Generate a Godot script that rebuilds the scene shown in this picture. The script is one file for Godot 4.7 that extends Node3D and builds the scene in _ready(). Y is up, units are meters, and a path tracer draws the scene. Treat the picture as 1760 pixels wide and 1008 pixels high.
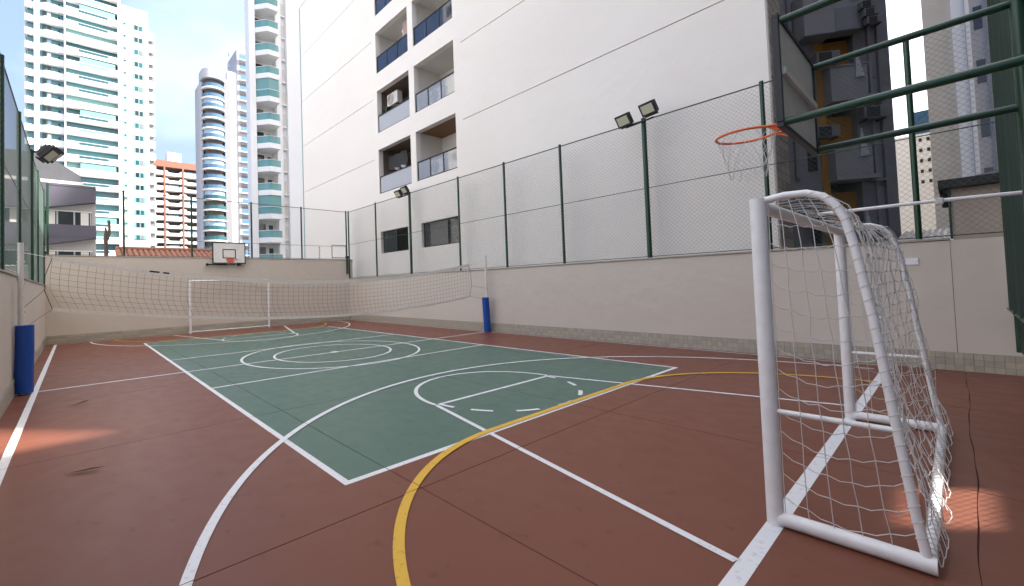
extends Node3D
# ---------------------------------------------------------------- mesh helper
class Geo:
	var v := PackedVector3Array()
	var n := PackedVector3Array()
	func tri(a: Vector3, b: Vector3, c: Vector3, nn: Vector3) -> void:
		if (b - a).cross(c - a).dot(nn) > 0.0:
			v.append(a); v.append(c); v.append(b)
		else:
			v.append(a); v.append(b); v.append(c)
		n.append(nn); n.append(nn); n.append(nn)
	func quad(a: Vector3, b: Vector3, c: Vector3, d: Vector3, nn: Vector3) -> void:
		tri(a, b, c, nn); tri(a, c, d, nn)
	func box(c: Vector3, s: Vector3, b := Basis.IDENTITY) -> void:
		var h := s * 0.5
		for ax in 3:
			for sg in [-1.0, 1.0]:
				var e := Vector3.ZERO; e[ax] = sg
				var u := Vector3.ZERO; u[(ax + 1) % 3] = h[(ax + 1) % 3]
				var w := Vector3.ZERO; w[(ax + 2) % 3] = h[(ax + 2) % 3]
				var o: Vector3 = e * h[ax]
				quad(c + b * (o - u - w), c + b * (o + u - w), c + b * (o + u + w), c + b * (o - u + w), b * e)
	func cbox(c: Vector3, s: Vector3, ch: float) -> void:
		var h := s * 0.5
		var g := h - Vector3(ch, ch, ch)
		for ax in 3:
			var i1 := (ax + 1) % 3
			var i2 := (ax + 2) % 3
			for sg in [-1.0, 1.0]:
				var e := Vector3.ZERO; e[ax] = sg
				var u := Vector3.ZERO; u[i1] = g[i1]
				var w := Vector3.ZERO; w[i2] = g[i2]
				var o: Vector3 = e * h[ax]
				quad(c + o - u - w, c + o + u - w, c + o + u + w, c + o - u + w, e)
				for sh in [-1.0, 1.0]:
					var f := Vector3.ZERO; f[i1] = sh
					var p1: Vector3 = e * h[ax] + f * g[i1]
					var p2: Vector3 = e * g[ax] + f * h[i1]
					quad(c + p1 - w, c + p1 + w, c + p2 + w, c + p2 - w, (e + f).normalized())
		for sx in [-1.0, 1.0]:
			for sy in [-1.0, 1.0]:
				for sz in [-1.0, 1.0]:
					tri(c + Vector3(sx * h.x, sy * g.y, sz * g.z), c + Vector3(sx * g.x, sy * h.y, sz * g.z), c + Vector3(sx * g.x, sy * g.y, sz * h.z), Vector3(sx, sy, sz).normalized())
	func tube(pts: Array, r: float, sides := 8, caps := true, closed := false) -> void:
		var cnt := pts.size()
		var rings := []
		var norms := []
		var up := Vector3.ZERO
		for i in cnt:
			var d: Vector3
			if closed:
				d = (pts[(i + 1) % cnt] - pts[(i - 1 + cnt) % cnt]).normalized()
			else:
				d = (pts[mini(i + 1, cnt - 1)] - pts[maxi(i - 1, 0)]).normalized()
			if up == Vector3.ZERO:
				up = d.cross(Vector3(0.3, 1, 0.2) if absf(d.y) < 0.9 else Vector3(1, 0.1, 0)).normalized()
			else:
				up = (up - d * up.dot(d)).normalized()
			var sd := d.cross(up)
			var ring := []
			var nr := []
			for k in sides:
				var a := TAU * k / sides
				var q := up * cos(a) + sd * sin(a)
				ring.append(pts[i] + q * r); nr.append(q)
			rings.append(ring); norms.append(nr)
		for i in (cnt if closed else cnt - 1):
			var j := (i + 1) % cnt
			for k in sides:
				var m := (k + 1) % sides
				smooth_quad(rings[i][k], rings[i][m], rings[j][m], rings[j][k], norms[i][k], norms[i][m], norms[j][m], norms[j][k])
		if caps and not closed:
			var d0: Vector3 = (pts[0] - pts[1]).normalized()
			var d1: Vector3 = (pts[cnt - 1] - pts[cnt - 2]).normalized()
			for k in range(1, sides - 1):
				tri(rings[0][0], rings[0][k], rings[0][k + 1], d0)
				tri(rings[cnt - 1][0], rings[cnt - 1][k], rings[cnt - 1][k + 1], d1)
	func smooth_quad(a: Vector3, b: Vector3, c: Vector3, d: Vector3, na: Vector3, nb: Vector3, nc: Vector3, nd: Vector3) -> void:
		if (b - a).cross(c - a).dot(na + nb + nc) > 0.0:
			v.append(a); v.append(c); v.append(b); v.append(a); v.append(d); v.append(c)
			n.append(na); n.append(nc); n.append(nb); n.append(na); n.append(nd); n.append(nc)
		else:
			v.append(a); v.append(b); v.append(c); v.append(a); v.append(c); v.append(d)
			n.append(na); n.append(nb); n.append(nc); n.append(na); n.append(nc); n.append(nd)
	func prism(poly: PackedVector2Array, o: Vector3, u: Vector3, w: Vector3, e: Vector3) -> void:
		# polygon in the plane (u, w) from o, extruded along e
		var idx := Geometry2D.triangulate_polygon(poly)
		var ne := e.normalized()
		for i in range(0, idx.size(), 3):
			var a := o + u * poly[idx[i]].x + w * poly[idx[i]].y
			var b := o + u * poly[idx[i + 1]].x + w * poly[idx[i + 1]].y
			var c := o + u * poly[idx[i + 2]].x + w * poly[idx[i + 2]].y
			tri(a, b, c, -ne); tri(a + e, b + e, c + e, ne)
		var ccw := 0.0
		for i in poly.size():
			ccw += poly[i].cross(poly[(i + 1) % poly.size()])
		for i in poly.size():
			var p := poly[i]
			var q := poly[(i + 1) % poly.size()]
			var t := (q - p).normalized()
			var nn := (u * t.y - w * t.x).normalized() * (1.0 if ccw > 0.0 else -1.0)
			var a := o + u * p.x + w * p.y
			var b := o + u * q.x + w * q.y
			quad(a, b, b + e, a + e, nn)
	func sheet(poly: PackedVector2Array, y: float) -> void:
		var idx := Geometry2D.triangulate_polygon(poly)
		for i in range(0, idx.size(), 3):
			tri(Vector3(poly[idx[i]].x, y, poly[idx[i]].y), Vector3(poly[idx[i + 1]].x, y, poly[idx[i + 1]].y), Vector3(poly[idx[i + 2]].x, y, poly[idx[i + 2]].y), Vector3.UP)
	func wire(a: Vector3, b: Vector3, r: float) -> void:
		var d := (b - a).normalized()
		var up := d.cross(Vector3(0.2, 1, 0.1) if absf(d.y) < 0.9 else Vector3(1, 0, 0.1)).normalized()
		var sd := d.cross(up)
		for k in 3:
			var q0 := up * cos(TAU * k / 3.0) + sd * sin(TAU * k / 3.0)
			var q1 := up * cos(TAU * (k + 1) / 3.0) + sd * sin(TAU * (k + 1) / 3.0)
			smooth_quad(a + q0 * r, a + q1 * r, b + q1 * r, b + q0 * r, q0, q1, q1, q0)
	func mesh() -> ArrayMesh:
		var arr := []
		arr.resize(Mesh.ARRAY_MAX)
		arr[Mesh.ARRAY_VERTEX] = v
		arr[Mesh.ARRAY_NORMAL] = n
		var m := ArrayMesh.new()
		m.add_surface_from_arrays(Mesh.PRIMITIVE_TRIANGLES, arr)
		return m

# ---------------------------------------------------------------- node helpers
var used := {}
var M := {}
var rng := RandomNumberGenerator.new()

func numbered(called: String) -> String:
	if not used.has(called):
		used[called] = 0
		return called
	used[called] += 1
	return "%s_%03d" % [called, used[called]]

func thing(called: String, label: String, category: String, at := Vector3.ZERO, group := "", kind := "") -> Node3D:
	var o := Node3D.new()
	o.name = numbered(called)
	add_child(o)
	o.position = at
	o.set_meta("label", label); o.set_meta("category", category)
	if group: o.set_meta("group", group)
	if kind: o.set_meta("kind", kind)
	return o

func put(p: Node3D, called: String, g, mat: Material, at := Vector3.ZERO) -> MeshInstance3D:
	var o := MeshInstance3D.new()
	o.name = called
	o.mesh = g.mesh() if g is Geo else g
	o.material_override = mat
	p.add_child(o, true)
	o.position = at
	return o

var boxes := {}
func bx(p: Node3D, called: String, c: Vector3, s: Vector3, mat: Material, ch := 0.0) -> MeshInstance3D:
	var key := "%.4f %.4f %.4f %.4f" % [s.x, s.y, s.z, ch]
	if not boxes.has(key):
		var g := Geo.new()
		if ch > 0.0: g.cbox(Vector3.ZERO, s, ch)
		else: g.box(Vector3.ZERO, s)
		boxes[key] = g.mesh()
	return put(p, called, boxes[key], mat, c)

func span(p: Node3D, called: String, a: Vector3, b: Vector3, mat: Material, ch := 0.0) -> MeshInstance3D:
	return bx(p, called, (a + b) * 0.5, (b - a).abs(), mat, ch)

func lin(r: float, g: float, b: float) -> Color:
	return Color(r, g, b).linear_to_srgb()

func mat(c: Color, rough := 0.7, metal := 0.0, spec := 0.5) -> StandardMaterial3D:
	var m := StandardMaterial3D.new()
	m.albedo_color = c
	m.roughness = rough
	m.metallic = metal
	m.metallic_specular = spec
	return m

func noise_tex(freq: float, lo: Color, hi: Color, oct := 4, sd := 1, size := 512, c0 := 0.3, c1 := 0.7) -> NoiseTexture2D:
	var f := FastNoiseLite.new()
	f.seed = sd
	f.frequency = freq
	f.fractal_octaves = oct
	var t := NoiseTexture2D.new()
	t.width = size; t.height = size
	t.seamless = true
	t.noise = f
	var gr := Gradient.new()
	gr.offsets = PackedFloat32Array([c0, c1])
	gr.colors = PackedColorArray([lo, hi])
	t.color_ramp = gr
	return t

func bump_tex(freq: float, strength: float, sd := 3, size := 512) -> NoiseTexture2D:
	var f := FastNoiseLite.new()
	f.seed = sd
	f.frequency = freq
	f.fractal_octaves = 4
	var t := NoiseTexture2D.new()
	t.width = size; t.height = size
	t.seamless = true
	t.noise = f
	t.as_normal_map = true
	t.bump_strength = strength
	return t

func textured(c: Color, rough: float, tex: Texture2D, scale: float, nrm: Texture2D = null, ns := 0.5, spec := 0.5) -> StandardMaterial3D:
	var m := mat(c, rough, 0.0, spec)
	m.albedo_texture = tex
	m.uv1_triplanar = true
	m.uv1_world_triplanar = true
	m.uv1_scale = Vector3.ONE * scale
	if nrm:
		m.normal_enabled = true
		m.normal_texture = nrm
		m.normal_scale = ns
	return m

func glass(c: Color, alpha: float, rough := 0.03) -> StandardMaterial3D:
	var m := mat(Color(c.r, c.g, c.b, alpha), rough)
	m.transparency = BaseMaterial3D.TRANSPARENCY_ALPHA
	return m

func V(x: float, y: float, z: float) -> Vector3:
	return Vector3(x, y, z)

func P2(a: Array) -> PackedVector2Array:
	var r := PackedVector2Array()
	for i in range(0, a.size(), 2): r.append(Vector2(a[i], a[i + 1]))
	return r

# ---------------------------------------------------------------- _ready
func _ready() -> void:
	rng.seed = 7
	# camera: shifted lens, solved from the court lines
	var cam := Camera3D.new()
	cam.name = "camera"
	add_child(cam)
	var f := 740.31
	var near := 0.05
	cam.transform = Transform3D(Basis(Vector3.UP, -0.6785) * Basis(Vector3.RIGHT, 0.0317) * Basis(Vector3.BACK, -0.0316), V(-4.7693, 1.5247, 9.4365))
	cam.set_frustum(1008.0 / f * near, Vector2((880.0 - 727.24) / f, (467.77 - 504.0) / f) * near, near, 1200.0)
	cam.current = true
	# sky
	var env := Environment.new()
	var sm := ProceduralSkyMaterial.new()
	sm.sky_top_color = lin(0.125, 0.19, 0.36)
	sm.sky_horizon_color = lin(0.29, 0.33, 0.39)
	sm.sky_curve = 0.16
	sm.ground_bottom_color = lin(0.2, 0.19, 0.18)
	sm.ground_horizon_color = lin(0.4, 0.4, 0.4)
	sm.sun_angle_max = 120.0
	sm.sun_curve = 0.6
	sm.sky_energy_multiplier = 1.0
	var ct := noise_tex(0.006, Color(1, 1, 1, 0), Color(1, 1, 1, 0.5), 6, 11, 1024, 0.52, 0.85)
	sm.sky_cover = ct
	sm.sky_cover_modulate = Color(0.5, 0.5, 0.5)
	var sky := Sky.new()
	sky.sky_material = sm
	env.background_mode = Environment.BG_SKY
	env.sky = sky
	env.tonemap_mode = Environment.TONE_MAPPER_LINEAR
	env.tonemap_exposure = 3.6
	env.sdfgi_enabled = true
	env.ssao_enabled = true
	env.ssil_enabled = true
	var we := WorldEnvironment.new()
	we.name = "world"
	we.environment = env
	add_child(we)
	var sun := DirectionalLight3D.new()
	sun.name = "sun"
	sun.light_energy = 1.3
	sun.light_color = Color(1.0, 0.972, 0.94)
	sun.light_angular_distance = 0.8
	sun.shadow_enabled = true
	add_child(sun)
	var az := deg_to_rad(135.0)
	var el := deg_to_rad(43.0)
	var to_sun := V(sin(az) * cos(el), sin(el), -cos(az) * cos(el))
	sun.look_at_from_position(to_sun * 50.0, Vector3.ZERO, Vector3.UP)

	materials()
	ground_and_court()
	court_walls()
	cream_building()
	fences()
	shaded_building()
	far_side_buildings()
	towers()
	roofs_beyond()
	outside_frame()
	near_goal()
	far_goal()
	hoops()
	volleyball()
	floodlights()
	small_things()

func materials() -> void:
	var fine := bump_tex(0.05, 3.0, 5)
	var plaster := noise_tex(0.004, Color(0.985, 0.982, 0.98), Color(1, 1, 1), 5, 21)
	var stain := noise_tex(0.006, Color(0.975, 0.97, 0.965), Color(1, 1, 1), 6, 22, 1024, 0.3, 0.7)
	M.cream = textured(lin(0.79, 0.75, 0.70), 0.75, plaster, 0.05, fine, 0.1)
	M.wall = textured(lin(0.585, 0.52, 0.45), 0.7, plaster, 0.06, fine, 0.12)
	M.coping = textured(lin(0.36, 0.32, 0.28), 0.8, stain, 0.4, fine, 0.5)
	M.joint = mat(lin(0.20, 0.18, 0.16), 0.9)
	M.tile_a = textured(lin(0.40, 0.36, 0.29), 0.4, stain, 1.3)
	M.tile_b = textured(lin(0.37, 0.335, 0.27), 0.45, stain, 1.1)
	M.tile_c = textured(lin(0.43, 0.385, 0.31), 0.4, stain, 1.7)
	M.grout = mat(lin(0.27, 0.25, 0.21), 0.9)
	var scuff := noise_tex(0.008, Color(0.86, 0.855, 0.855), Color(1, 1, 1), 6, 31, 1024, 0.02, 0.2)
	var frough := noise_tex(0.012, Color(0.78, 0.78, 0.78), Color(0.86, 0.86, 0.86), 5, 32, 512)
	M.red = textured(lin(0.160, 0.057, 0.035), 0.5, scuff, 0.5, null, 0.0, 0.32)
	M.red.roughness_texture = frough
	M.red.roughness = 0.5
	M.green_floor = textured(lin(0.076, 0.134, 0.103), 0.5, scuff, 0.5, null, 0.0, 0.36)
	M.green_floor.roughness_texture = frough
	M.green_floor.roughness = 0.5
	var wear := noise_tex(0.02, Color(0.86, 0.85, 0.84), Color(1, 1, 1), 6, 71, 1024, 0.08, 0.35)
	M.line_white = textured(lin(0.66, 0.66, 0.67), 0.5, wear, 0.9)
	M.line_yellow = textured(lin(0.62, 0.36, 0.025), 0.5, wear, 0.9)
	M.groove = mat(lin(0.075, 0.03, 0.022), 0.95)
	M.asphalt = textured(lin(0.12, 0.115, 0.11), 0.9, stain, 0.05)
	M.green_metal = textured(lin(0.008, 0.045, 0.022), 0.35, stain, 1.5)
	M.mesh_wire = mat(lin(0.09, 0.13, 0.11), 0.5)
	M.white_metal = textured(lin(0.80, 0.79, 0.79), 0.35, stain, 1.4)
	M.white_worn = textured(lin(0.66, 0.63, 0.60), 0.5, stain, 1.4)
	M.cord = mat(lin(0.62, 0.60, 0.58), 0.9)
	M.net_black = mat(lin(0.08, 0.065, 0.052), 0.9)
	M.band = textured(lin(0.78, 0.73, 0.67), 0.85, stain, 2.0)
	M.blue_pad = textured(lin(0.004, 0.062, 0.34), 0.5, stain, 1.6)
	M.black = mat(lin(0.012, 0.012, 0.014), 0.5)
	M.black_soft = mat(lin(0.03, 0.03, 0.032), 0.8)
	M.orange = textured(lin(0.70, 0.13, 0.025), 0.4, stain, 2.0)
	M.board = textured(lin(0.56, 0.55, 0.54), 0.5, stain, 0.8)
	M.board_far = textured(lin(0.80, 0.78, 0.75), 0.45, stain, 0.8)
	M.lamp_glass = mat(lin(0.55, 0.55, 0.42), 0.15)
	M.white = mat(lin(0.80, 0.80, 0.80), 0.7)
	M.tower_white = textured(lin(0.80, 0.80, 0.80), 0.7, plaster, 0.03)
	M.teal = mat(lin(0.055, 0.18, 0.205), 0.35)
	M.teal_pale = mat(lin(0.15, 0.31, 0.31), 0.4)
	M.teal_glass = mat(lin(0.018, 0.085, 0.105), 0.08)
	M.blue_glass = mat(lin(0.06, 0.13, 0.22), 0.06)
	M.sky_glass = mat(lin(0.28, 0.40, 0.52), 0.06)
	M.dark_glass = mat(lin(0.02, 0.025, 0.03), 0.06)
	M.dark = mat(lin(0.03, 0.028, 0.027), 0.8)
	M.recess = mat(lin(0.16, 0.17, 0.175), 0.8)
	M.gallery = mat(lin(0.075, 0.07, 0.07), 0.8)
	M.brick_orange = textured(lin(0.25, 0.115, 0.08), 0.8, stain, 0.1)
	M.off_white = textured(lin(0.70, 0.67, 0.62), 0.75, stain, 0.06)
	M.grey = textured(lin(0.40, 0.41, 0.44), 0.7, stain, 0.2)
	M.grey_mid = textured(lin(0.21, 0.213, 0.225), 0.8, stain, 0.35)
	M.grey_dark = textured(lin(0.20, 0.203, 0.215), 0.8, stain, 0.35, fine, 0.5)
	M.grey_pil = textured(lin(0.17, 0.172, 0.184), 0.8, stain, 0.35)
	M.grey_box = textured(lin(0.25, 0.252, 0.258), 0.8, stain, 0.35)
	M.grey_unit = textured(lin(0.15, 0.15, 0.155), 0.6, stain, 0.35)
	M.ochre = textured(lin(0.33, 0.155, 0.02), 0.75, stain, 0.5)
	M.purple_tile = textured(lin(0.13, 0.115, 0.155), 0.5, noise_tex(0.15, Color(0.55, 0.55, 0.6), Color(1, 1, 1), 3, 44, 512, 0.35, 0.65), 0.35)
	M.clay = textured(lin(0.50, 0.22, 0.13), 0.8, noise_tex(0.05, Color(0.5, 0.45, 0.42), Color(1, 1, 1), 4, 45), 0.6)
	M.hut = textured(lin(0.44, 0.37, 0.32), 0.8, stain, 0.4)
	M.stone_tile = textured(lin(0.27, 0.235, 0.215), 0.6, stain, 0.9)
	M.stone_tile_b = textured(lin(0.33, 0.29, 0.265), 0.6, stain, 0.9)
	M.stone_tile_c = textured(lin(0.22, 0.195, 0.18), 0.6, stain, 0.9)
	M.stone_grout = mat(lin(0.42, 0.40, 0.37), 0.9)
	M.roof_grey = textured(lin(0.07, 0.073, 0.085), 0.7, stain, 0.3)
	M.teal_rail = glass(lin(0.16, 0.40, 0.40), 0.6)
	M.shade_cloth = mat(lin(0.012, 0.032, 0.02), 0.95)
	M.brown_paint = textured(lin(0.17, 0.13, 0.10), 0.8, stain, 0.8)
	M.concrete = textured(lin(0.26, 0.25, 0.24), 0.85, stain, 0.1)
	M.wood_light = textured(lin(0.34, 0.19, 0.08), 0.6, stain, 1.0)
	M.tint_glass = glass(lin(0.05, 0.055, 0.06), 0.5)
	M.beige = textured(lin(0.66, 0.60, 0.50), 0.75, stain, 0.1)
	M.pale_wall = textured(lin(0.48, 0.46, 0.45), 0.75, stain, 0.1)
	M.wood = textured(lin(0.23, 0.11, 0.045), 0.6, stain, 1.0)
	M.cloth_grey = mat(lin(0.35, 0.34, 0.33), 0.95)
	M.cloth_rose = mat(lin(0.42, 0.30, 0.28), 0.95)
	M.cloth_dark = mat(lin(0.05, 0.05, 0.055), 0.95)
	M.leaf = mat(lin(0.05, 0.11, 0.025), 0.7)
	M.bark = textured(lin(0.10, 0.07, 0.05), 0.9, stain, 2.0)
	M.frost = mat(lin(0.42, 0.43, 0.45), 0.2)
	M.blue_rail = glass(lin(0.013, 0.026, 0.055), 0.78)
	M.blue_panel = mat(lin(0.06, 0.18, 0.36), 0.1)
	M.clear_rail = glass(lin(0.40, 0.44, 0.48), 0.22)
	M.leaf_dry = mat(lin(0.26, 0.17, 0.05), 0.8)

# ---------------------------------------------------------------- ground, floor, lines
var xj := [-5.56, -2.75, 0.02, 2.78, 5.51]
var zj := [-9.06, -7.32, -4.5, -1.66, 1.17, 4.0, 6.83, 9.45, 10.01]

func cells() -> Array:
	var r := []
	for i in xj.size() - 1:
		for j in zj.size() - 1:
			var g := 0.0035
			var q := PackedVector2Array()
			var x0: float = xj[i] + g
			var x1: float = xj[i + 1] - g
			for e in [0, 1]:
				var z: float = zj[j + e]
				var main := absf(z - 9.45) < 0.01
				for k in (25 if main else 2):
					var u := k / 24.0 if main else float(k)
					var x := lerpf(x0, x1, u if e == 0 else 1.0 - u)
					var w := 0.0
					if main: w = 0.010 * sin(x * 2.1 + 0.7) + 0.003 * sin(x * 7.0)
					q.append(Vector2(x, z + w + (g if e == 0 else -g) * (0.8 + 0.4 * sin(x * 6.0) if main else 1.0)))
			r.append(q)
	return r

func paint(p: Node3D, called: String, polys: Array, y: float, m: Material) -> void:
	var g := Geo.new()
	for poly in polys:
		for c in cells():
			for q in Geometry2D.intersect_polygons(poly, c):
				if q.size() >= 3: g.sheet(q, y)
	if g.v.size() > 0: put(p, called, g, m)

func seg(a: Vector2, b: Vector2, w: float) -> PackedVector2Array:
	var d := (b - a).normalized()
	var s := Vector2(-d.y, d.x) * w * 0.5
	return PackedVector2Array([a + s, b + s, b - s, a - s])

func arc(c: Vector2, r: float, a0: float, a1: float, w: float, steps := 40) -> Array:
	var out := []
	for i in steps:
		var t0 := deg_to_rad(lerpf(a0, a1, float(i) / steps))
		var t1 := deg_to_rad(lerpf(a0, a1, float(i + 1) / steps))
		var d0 := Vector2(cos(t0), sin(t0))
		var d1 := Vector2(cos(t1), sin(t1))
		out.append(PackedVector2Array([c + d0 * (r - w / 2), c + d0 * (r + w / 2), c + d1 * (r + w / 2), c + d1 * (r - w / 2)]))
	return out

func ground_and_court() -> void:
	var gr := thing("ground", "grey ground spreading beneath the buildings", "ground", Vector3.ZERO, "", "structure")
	var gg := Geo.new()
	gg.sheet(P2([-500, -500, 500, -500, 500, 300, -500, 300]), -0.35)
	put(gr, "ground_sheet", gg, M.asphalt)
	var fl := thing("floor", "red and green painted sports court floor with white and yellow lines", "floor", Vector3.ZERO, "", "structure")
	span(fl, "base", V(-5.7, -0.3, -9.2), V(5.7, -0.012, 10.1), M.groove)
	var GW := 3.13
	var gz := P2([-GW, -6.55, GW, -6.55, GW, 6.37, -GW, 6.37])
	for c in cells():
		for q in Geometry2D.clip_polygons(c, gz):
			var g := Geo.new()
			g.prism(q, V(0, -0.0115, 0), Vector3.RIGHT, Vector3.BACK, V(0, 0.0115, 0))
			put(fl, "red_slab", g, M.red)
		for q in Geometry2D.intersect_polygons(c, gz):
			var g := Geo.new()
			g.prism(q, V(0, -0.0115, 0), Vector3.RIGHT, Vector3.BACK, V(0, 0.0115, 0))
			put(fl, "green_slab", g, M.green_floor)
	var y := 0.002
	var W := 0.055
	paint(fl, "green_zone_border", [seg(Vector2(-GW, -6.55), Vector2(-GW, 6.40), 0.06), seg(Vector2(GW, -6.55), Vector2(GW, 6.40), 0.06), seg(Vector2(-GW + 0.03, 6.37), Vector2(GW - 0.03, 6.37), 0.06), seg(Vector2(-GW + 0.03, -6.55), Vector2(GW - 0.03, -6.55), 0.03)], y, M.line_white)
	paint(fl, "centre_line", [seg(Vector2(-5.26, 0), Vector2(-GW - 0.03, 0), W), seg(Vector2(-GW + 0.03, 0), Vector2(GW - 0.03, 0), W), seg(Vector2(GW + 0.03, 0), Vector2(5.3, 0), W)], y, M.line_white)
	paint(fl, "attack_line", [seg(Vector2(-GW + 0.03, 1.93), Vector2(GW - 0.03, 1.93), W)], y, M.line_white)
	paint(fl, "attack_line", [seg(Vector2(-GW + 0.03, -1.93), Vector2(GW - 0.03, -1.93), W)], y, M.line_white)
	paint(fl, "centre_circle", arc(Vector2(0.02, 0), 2.04, 0, 360, W, 72), y + 0.0015, M.line_white)
	paint(fl, "centre_circle", arc(Vector2(0.02, 0), 1.355, 0, 360, W, 56), y + 0.0015, M.line_white)
	var sp := []
	var dot := PackedVector2Array()
	for k in 16: dot.append(Vector2(0.03 + 0.1 * cos(TAU * k / 16), 0.1 * sin(TAU * k / 16)))
	sp.append(dot)
	paint(fl, "centre_spot", sp, y + 0.003, M.line_white)
	paint(fl, "side_line", [seg(Vector2(-5.30, -8.78), Vector2(-5.30, 9.0), 0.075)], y, M.line_white)
	paint(fl, "side_line", [seg(Vector2(5.36, -8.78), Vector2(5.36, 8.64), 0.05)], y, M.line_white)
	paint(fl, "goal_line", [seg(Vector2(-5.26, 8.67), Vector2(5.33, 8.67), 0.085)], y, M.line_white)
	paint(fl, "goal_line", [seg(Vector2(-5.26, -8.76), Vector2(5.33, -8.76), 0.05)], y, M.line_white)
	# each end: key, free throw circle, three point arc, yellow goal area
	for e in [1.0, -1.0]:
		var zb: float = 8.67 * e
		var key := [seg(Vector2(-1.22, 5.22 * e), Vector2(-2.03, zb - 0.045 * e), W), seg(Vector2(1.18, 5.22 * e), Vector2(2.10, zb - 0.045 * e), W), seg(Vector2(-1.18, 5.21 * e), Vector2(1.15, 5.21 * e), W)]
		paint(fl, "key_line", key, y + 0.0015, M.line_white)
		var a0 := 180.0 if e > 0 else 0.0
		paint(fl, "free_throw_arc", arc(Vector2(-0.02, 5.2 * e), 1.2, a0, a0 + 180.0, W, 40), y + 0.003, M.line_white)
		for d in [[0, 11], [26, 38.5], [53, 66.5], [83, 97], [112.5, 127], [141, 154.5], [166, 178]]:
			paint(fl, "free_throw_dash", arc(Vector2(-0.02, 5.17 * e), 1.14, d[0] * e, d[1] * e, W, 6), y + 0.003, M.line_white)
		# three point line
		if e > 0:
			paint(fl, "three_point_line", arc(Vector2(0.13, 8.55), 4.78, 180, 360, W + 0.01, 90), y + 0.0045, M.line_white)
			paint(fl, "goal_area_line", arc(Vector2(-1.40, 8.67), 2.34, 180, 270, 0.07, 36) + arc(Vector2(1.45, 8.67), 2.34, 270, 360, 0.07, 36) + [seg(Vector2(-1.40, 6.33), Vector2(1.45, 6.33), 0.07)], y + 0.006, M.line_yellow)
		else:
			paint(fl, "three_point_line", arc(Vector2(0.13, -8.78), 4.55, 0, 180, W, 72), y + 0.0045, M.line_white)
			paint(fl, "goal_area_line", arc(Vector2(-1.42, -8.76), 2.34, 90, 180, 0.06, 24) + arc(Vector2(1.5, -8.76), 2.34, 0, 90, 0.06, 24) + [seg(Vector2(-1.42, -6.42), Vector2(1.5, -6.42), 0.05)], y + 0.006, M.line_yellow)

# ---------------------------------------------------------------- court walls
func court_walls() -> void:
	# right hand wall under the cream building
	var w := thing("wall_court_side", "long beige plastered court wall below the cream building", "wall")
	span(w, "plaster", V(5.5, -0.3, -9.05), V(5.72, 1.96, 9.38), M.wall)
	span(w, "plaster", V(5.501, -0.3, 9.386), V(5.72, 1.96, 12.0), M.wall)
	span(w, "joint_backing", V(5.51, -0.3, 9.379), V(5.70, 1.955, 9.387), M.joint)
	span(w, "coping", V(5.475, 1.962, -9.03), V(5.74, 2.0, 9.385), M.coping, 0.008)
	span(w, "base_backing", V(5.484, 0.0, -9.03), V(5.5, 0.272, 9.99), M.grout)
	tiles_along(w, 5.484, -9.02, 9.98, -1.0)
	# left wall
	var l := thing("wall_court_side", "long grey beige court wall carrying the fence with floodlight before the tiled block", "wall")
	span(l, "plaster", V(-5.77, -0.3, -9.05), V(-5.55, 1.88, 10.0), M.wall)
	span(l, "coping", V(-5.79, 1.882, -9.04), V(-5.53, 1.915, 10.0), M.coping, 0.008)
	span(l, "base_backing", V(-5.55, 0.0, -9.03), V(-5.536, 0.272, 9.99), M.grout)
	for k in 3:
		for j in 8:
			var z0 := 9.9 - j * 2.4
			if z0 - 2.39 < -9.03: continue
			span(l, "base_tile", V(-5.536, 0.004 + k * 0.09, z0 - 2.39), V(-5.53, 0.086 + k * 0.09, z0), [M.tile_a, M.tile_b, M.tile_c][(k + j) % 3])
	# back wall
	var b := thing("wall_back", "tall beige end wall behind the far goal and hoop", "wall")
	span(b, "plaster", V(-5.77, -0.3, -9.27), V(5.72, 2.87, -9.05), M.wall)
	span(b, "coping", V(-5.79, 2.872, -9.29), V(5.74, 2.905, -9.03), M.coping, 0.008)
	span(b, "base_backing", V(-5.52, 0.0, -9.05), V(5.48, 0.272, -9.036), M.grout)
	for k in 3:
		for j in 22:
			span(b, "base_tile", V(-5.52 + j * 0.5 + 0.003, 0.004 + k * 0.09, -9.036), V(-5.52 + (j + 1) * 0.5 - 0.003, 0.086 + k * 0.09, -9.03), [M.tile_a, M.tile_b, M.tile_c][(k * 2 + j) % 3])
	# near end wall, behind the camera
	var n := thing("wall_end", "beige end wall carrying the green fence behind the white goal", "wall")
	span(n, "plaster", V(-5.77, -0.3, 10.0), V(5.499, 0.31, 10.2), M.wall)
	span(n, "coping", V(-5.79, 0.312, 9.98), V(5.47, 0.35, 10.22), M.coping, 0.008)

func tiles_along(p: Node3D, x: float, z0: float, z1: float, sx: float) -> void:
	# small square tiles; the nearest are single parts, the rest one part
	var s := 0.0905
	var meshes := []
	var rest := Geo.new()
	var cnt := int((z1 - z0) / s)
	for i in cnt:
		for k in 3:
			var c := V(x + sx * 0.003, 0.045 + k * 0.09, z1 - (i + 0.5) * s)
			var sz := V(0.006 + 0.001 * ((i * 7 + k * 3) % 3), 0.084, 0.0845)
			if i < 99:
				bx(p, "base_tile", c, sz, [M.tile_a, M.tile_b, M.tile_c][(i * 5 + k * 2 + (i * i) % 7) % 3])
			else:
				rest.box(c, sz)
	var r := put(p, "base_tiles", rest, M.tile_a)
	r.set_meta("kind", "stuff")

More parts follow.
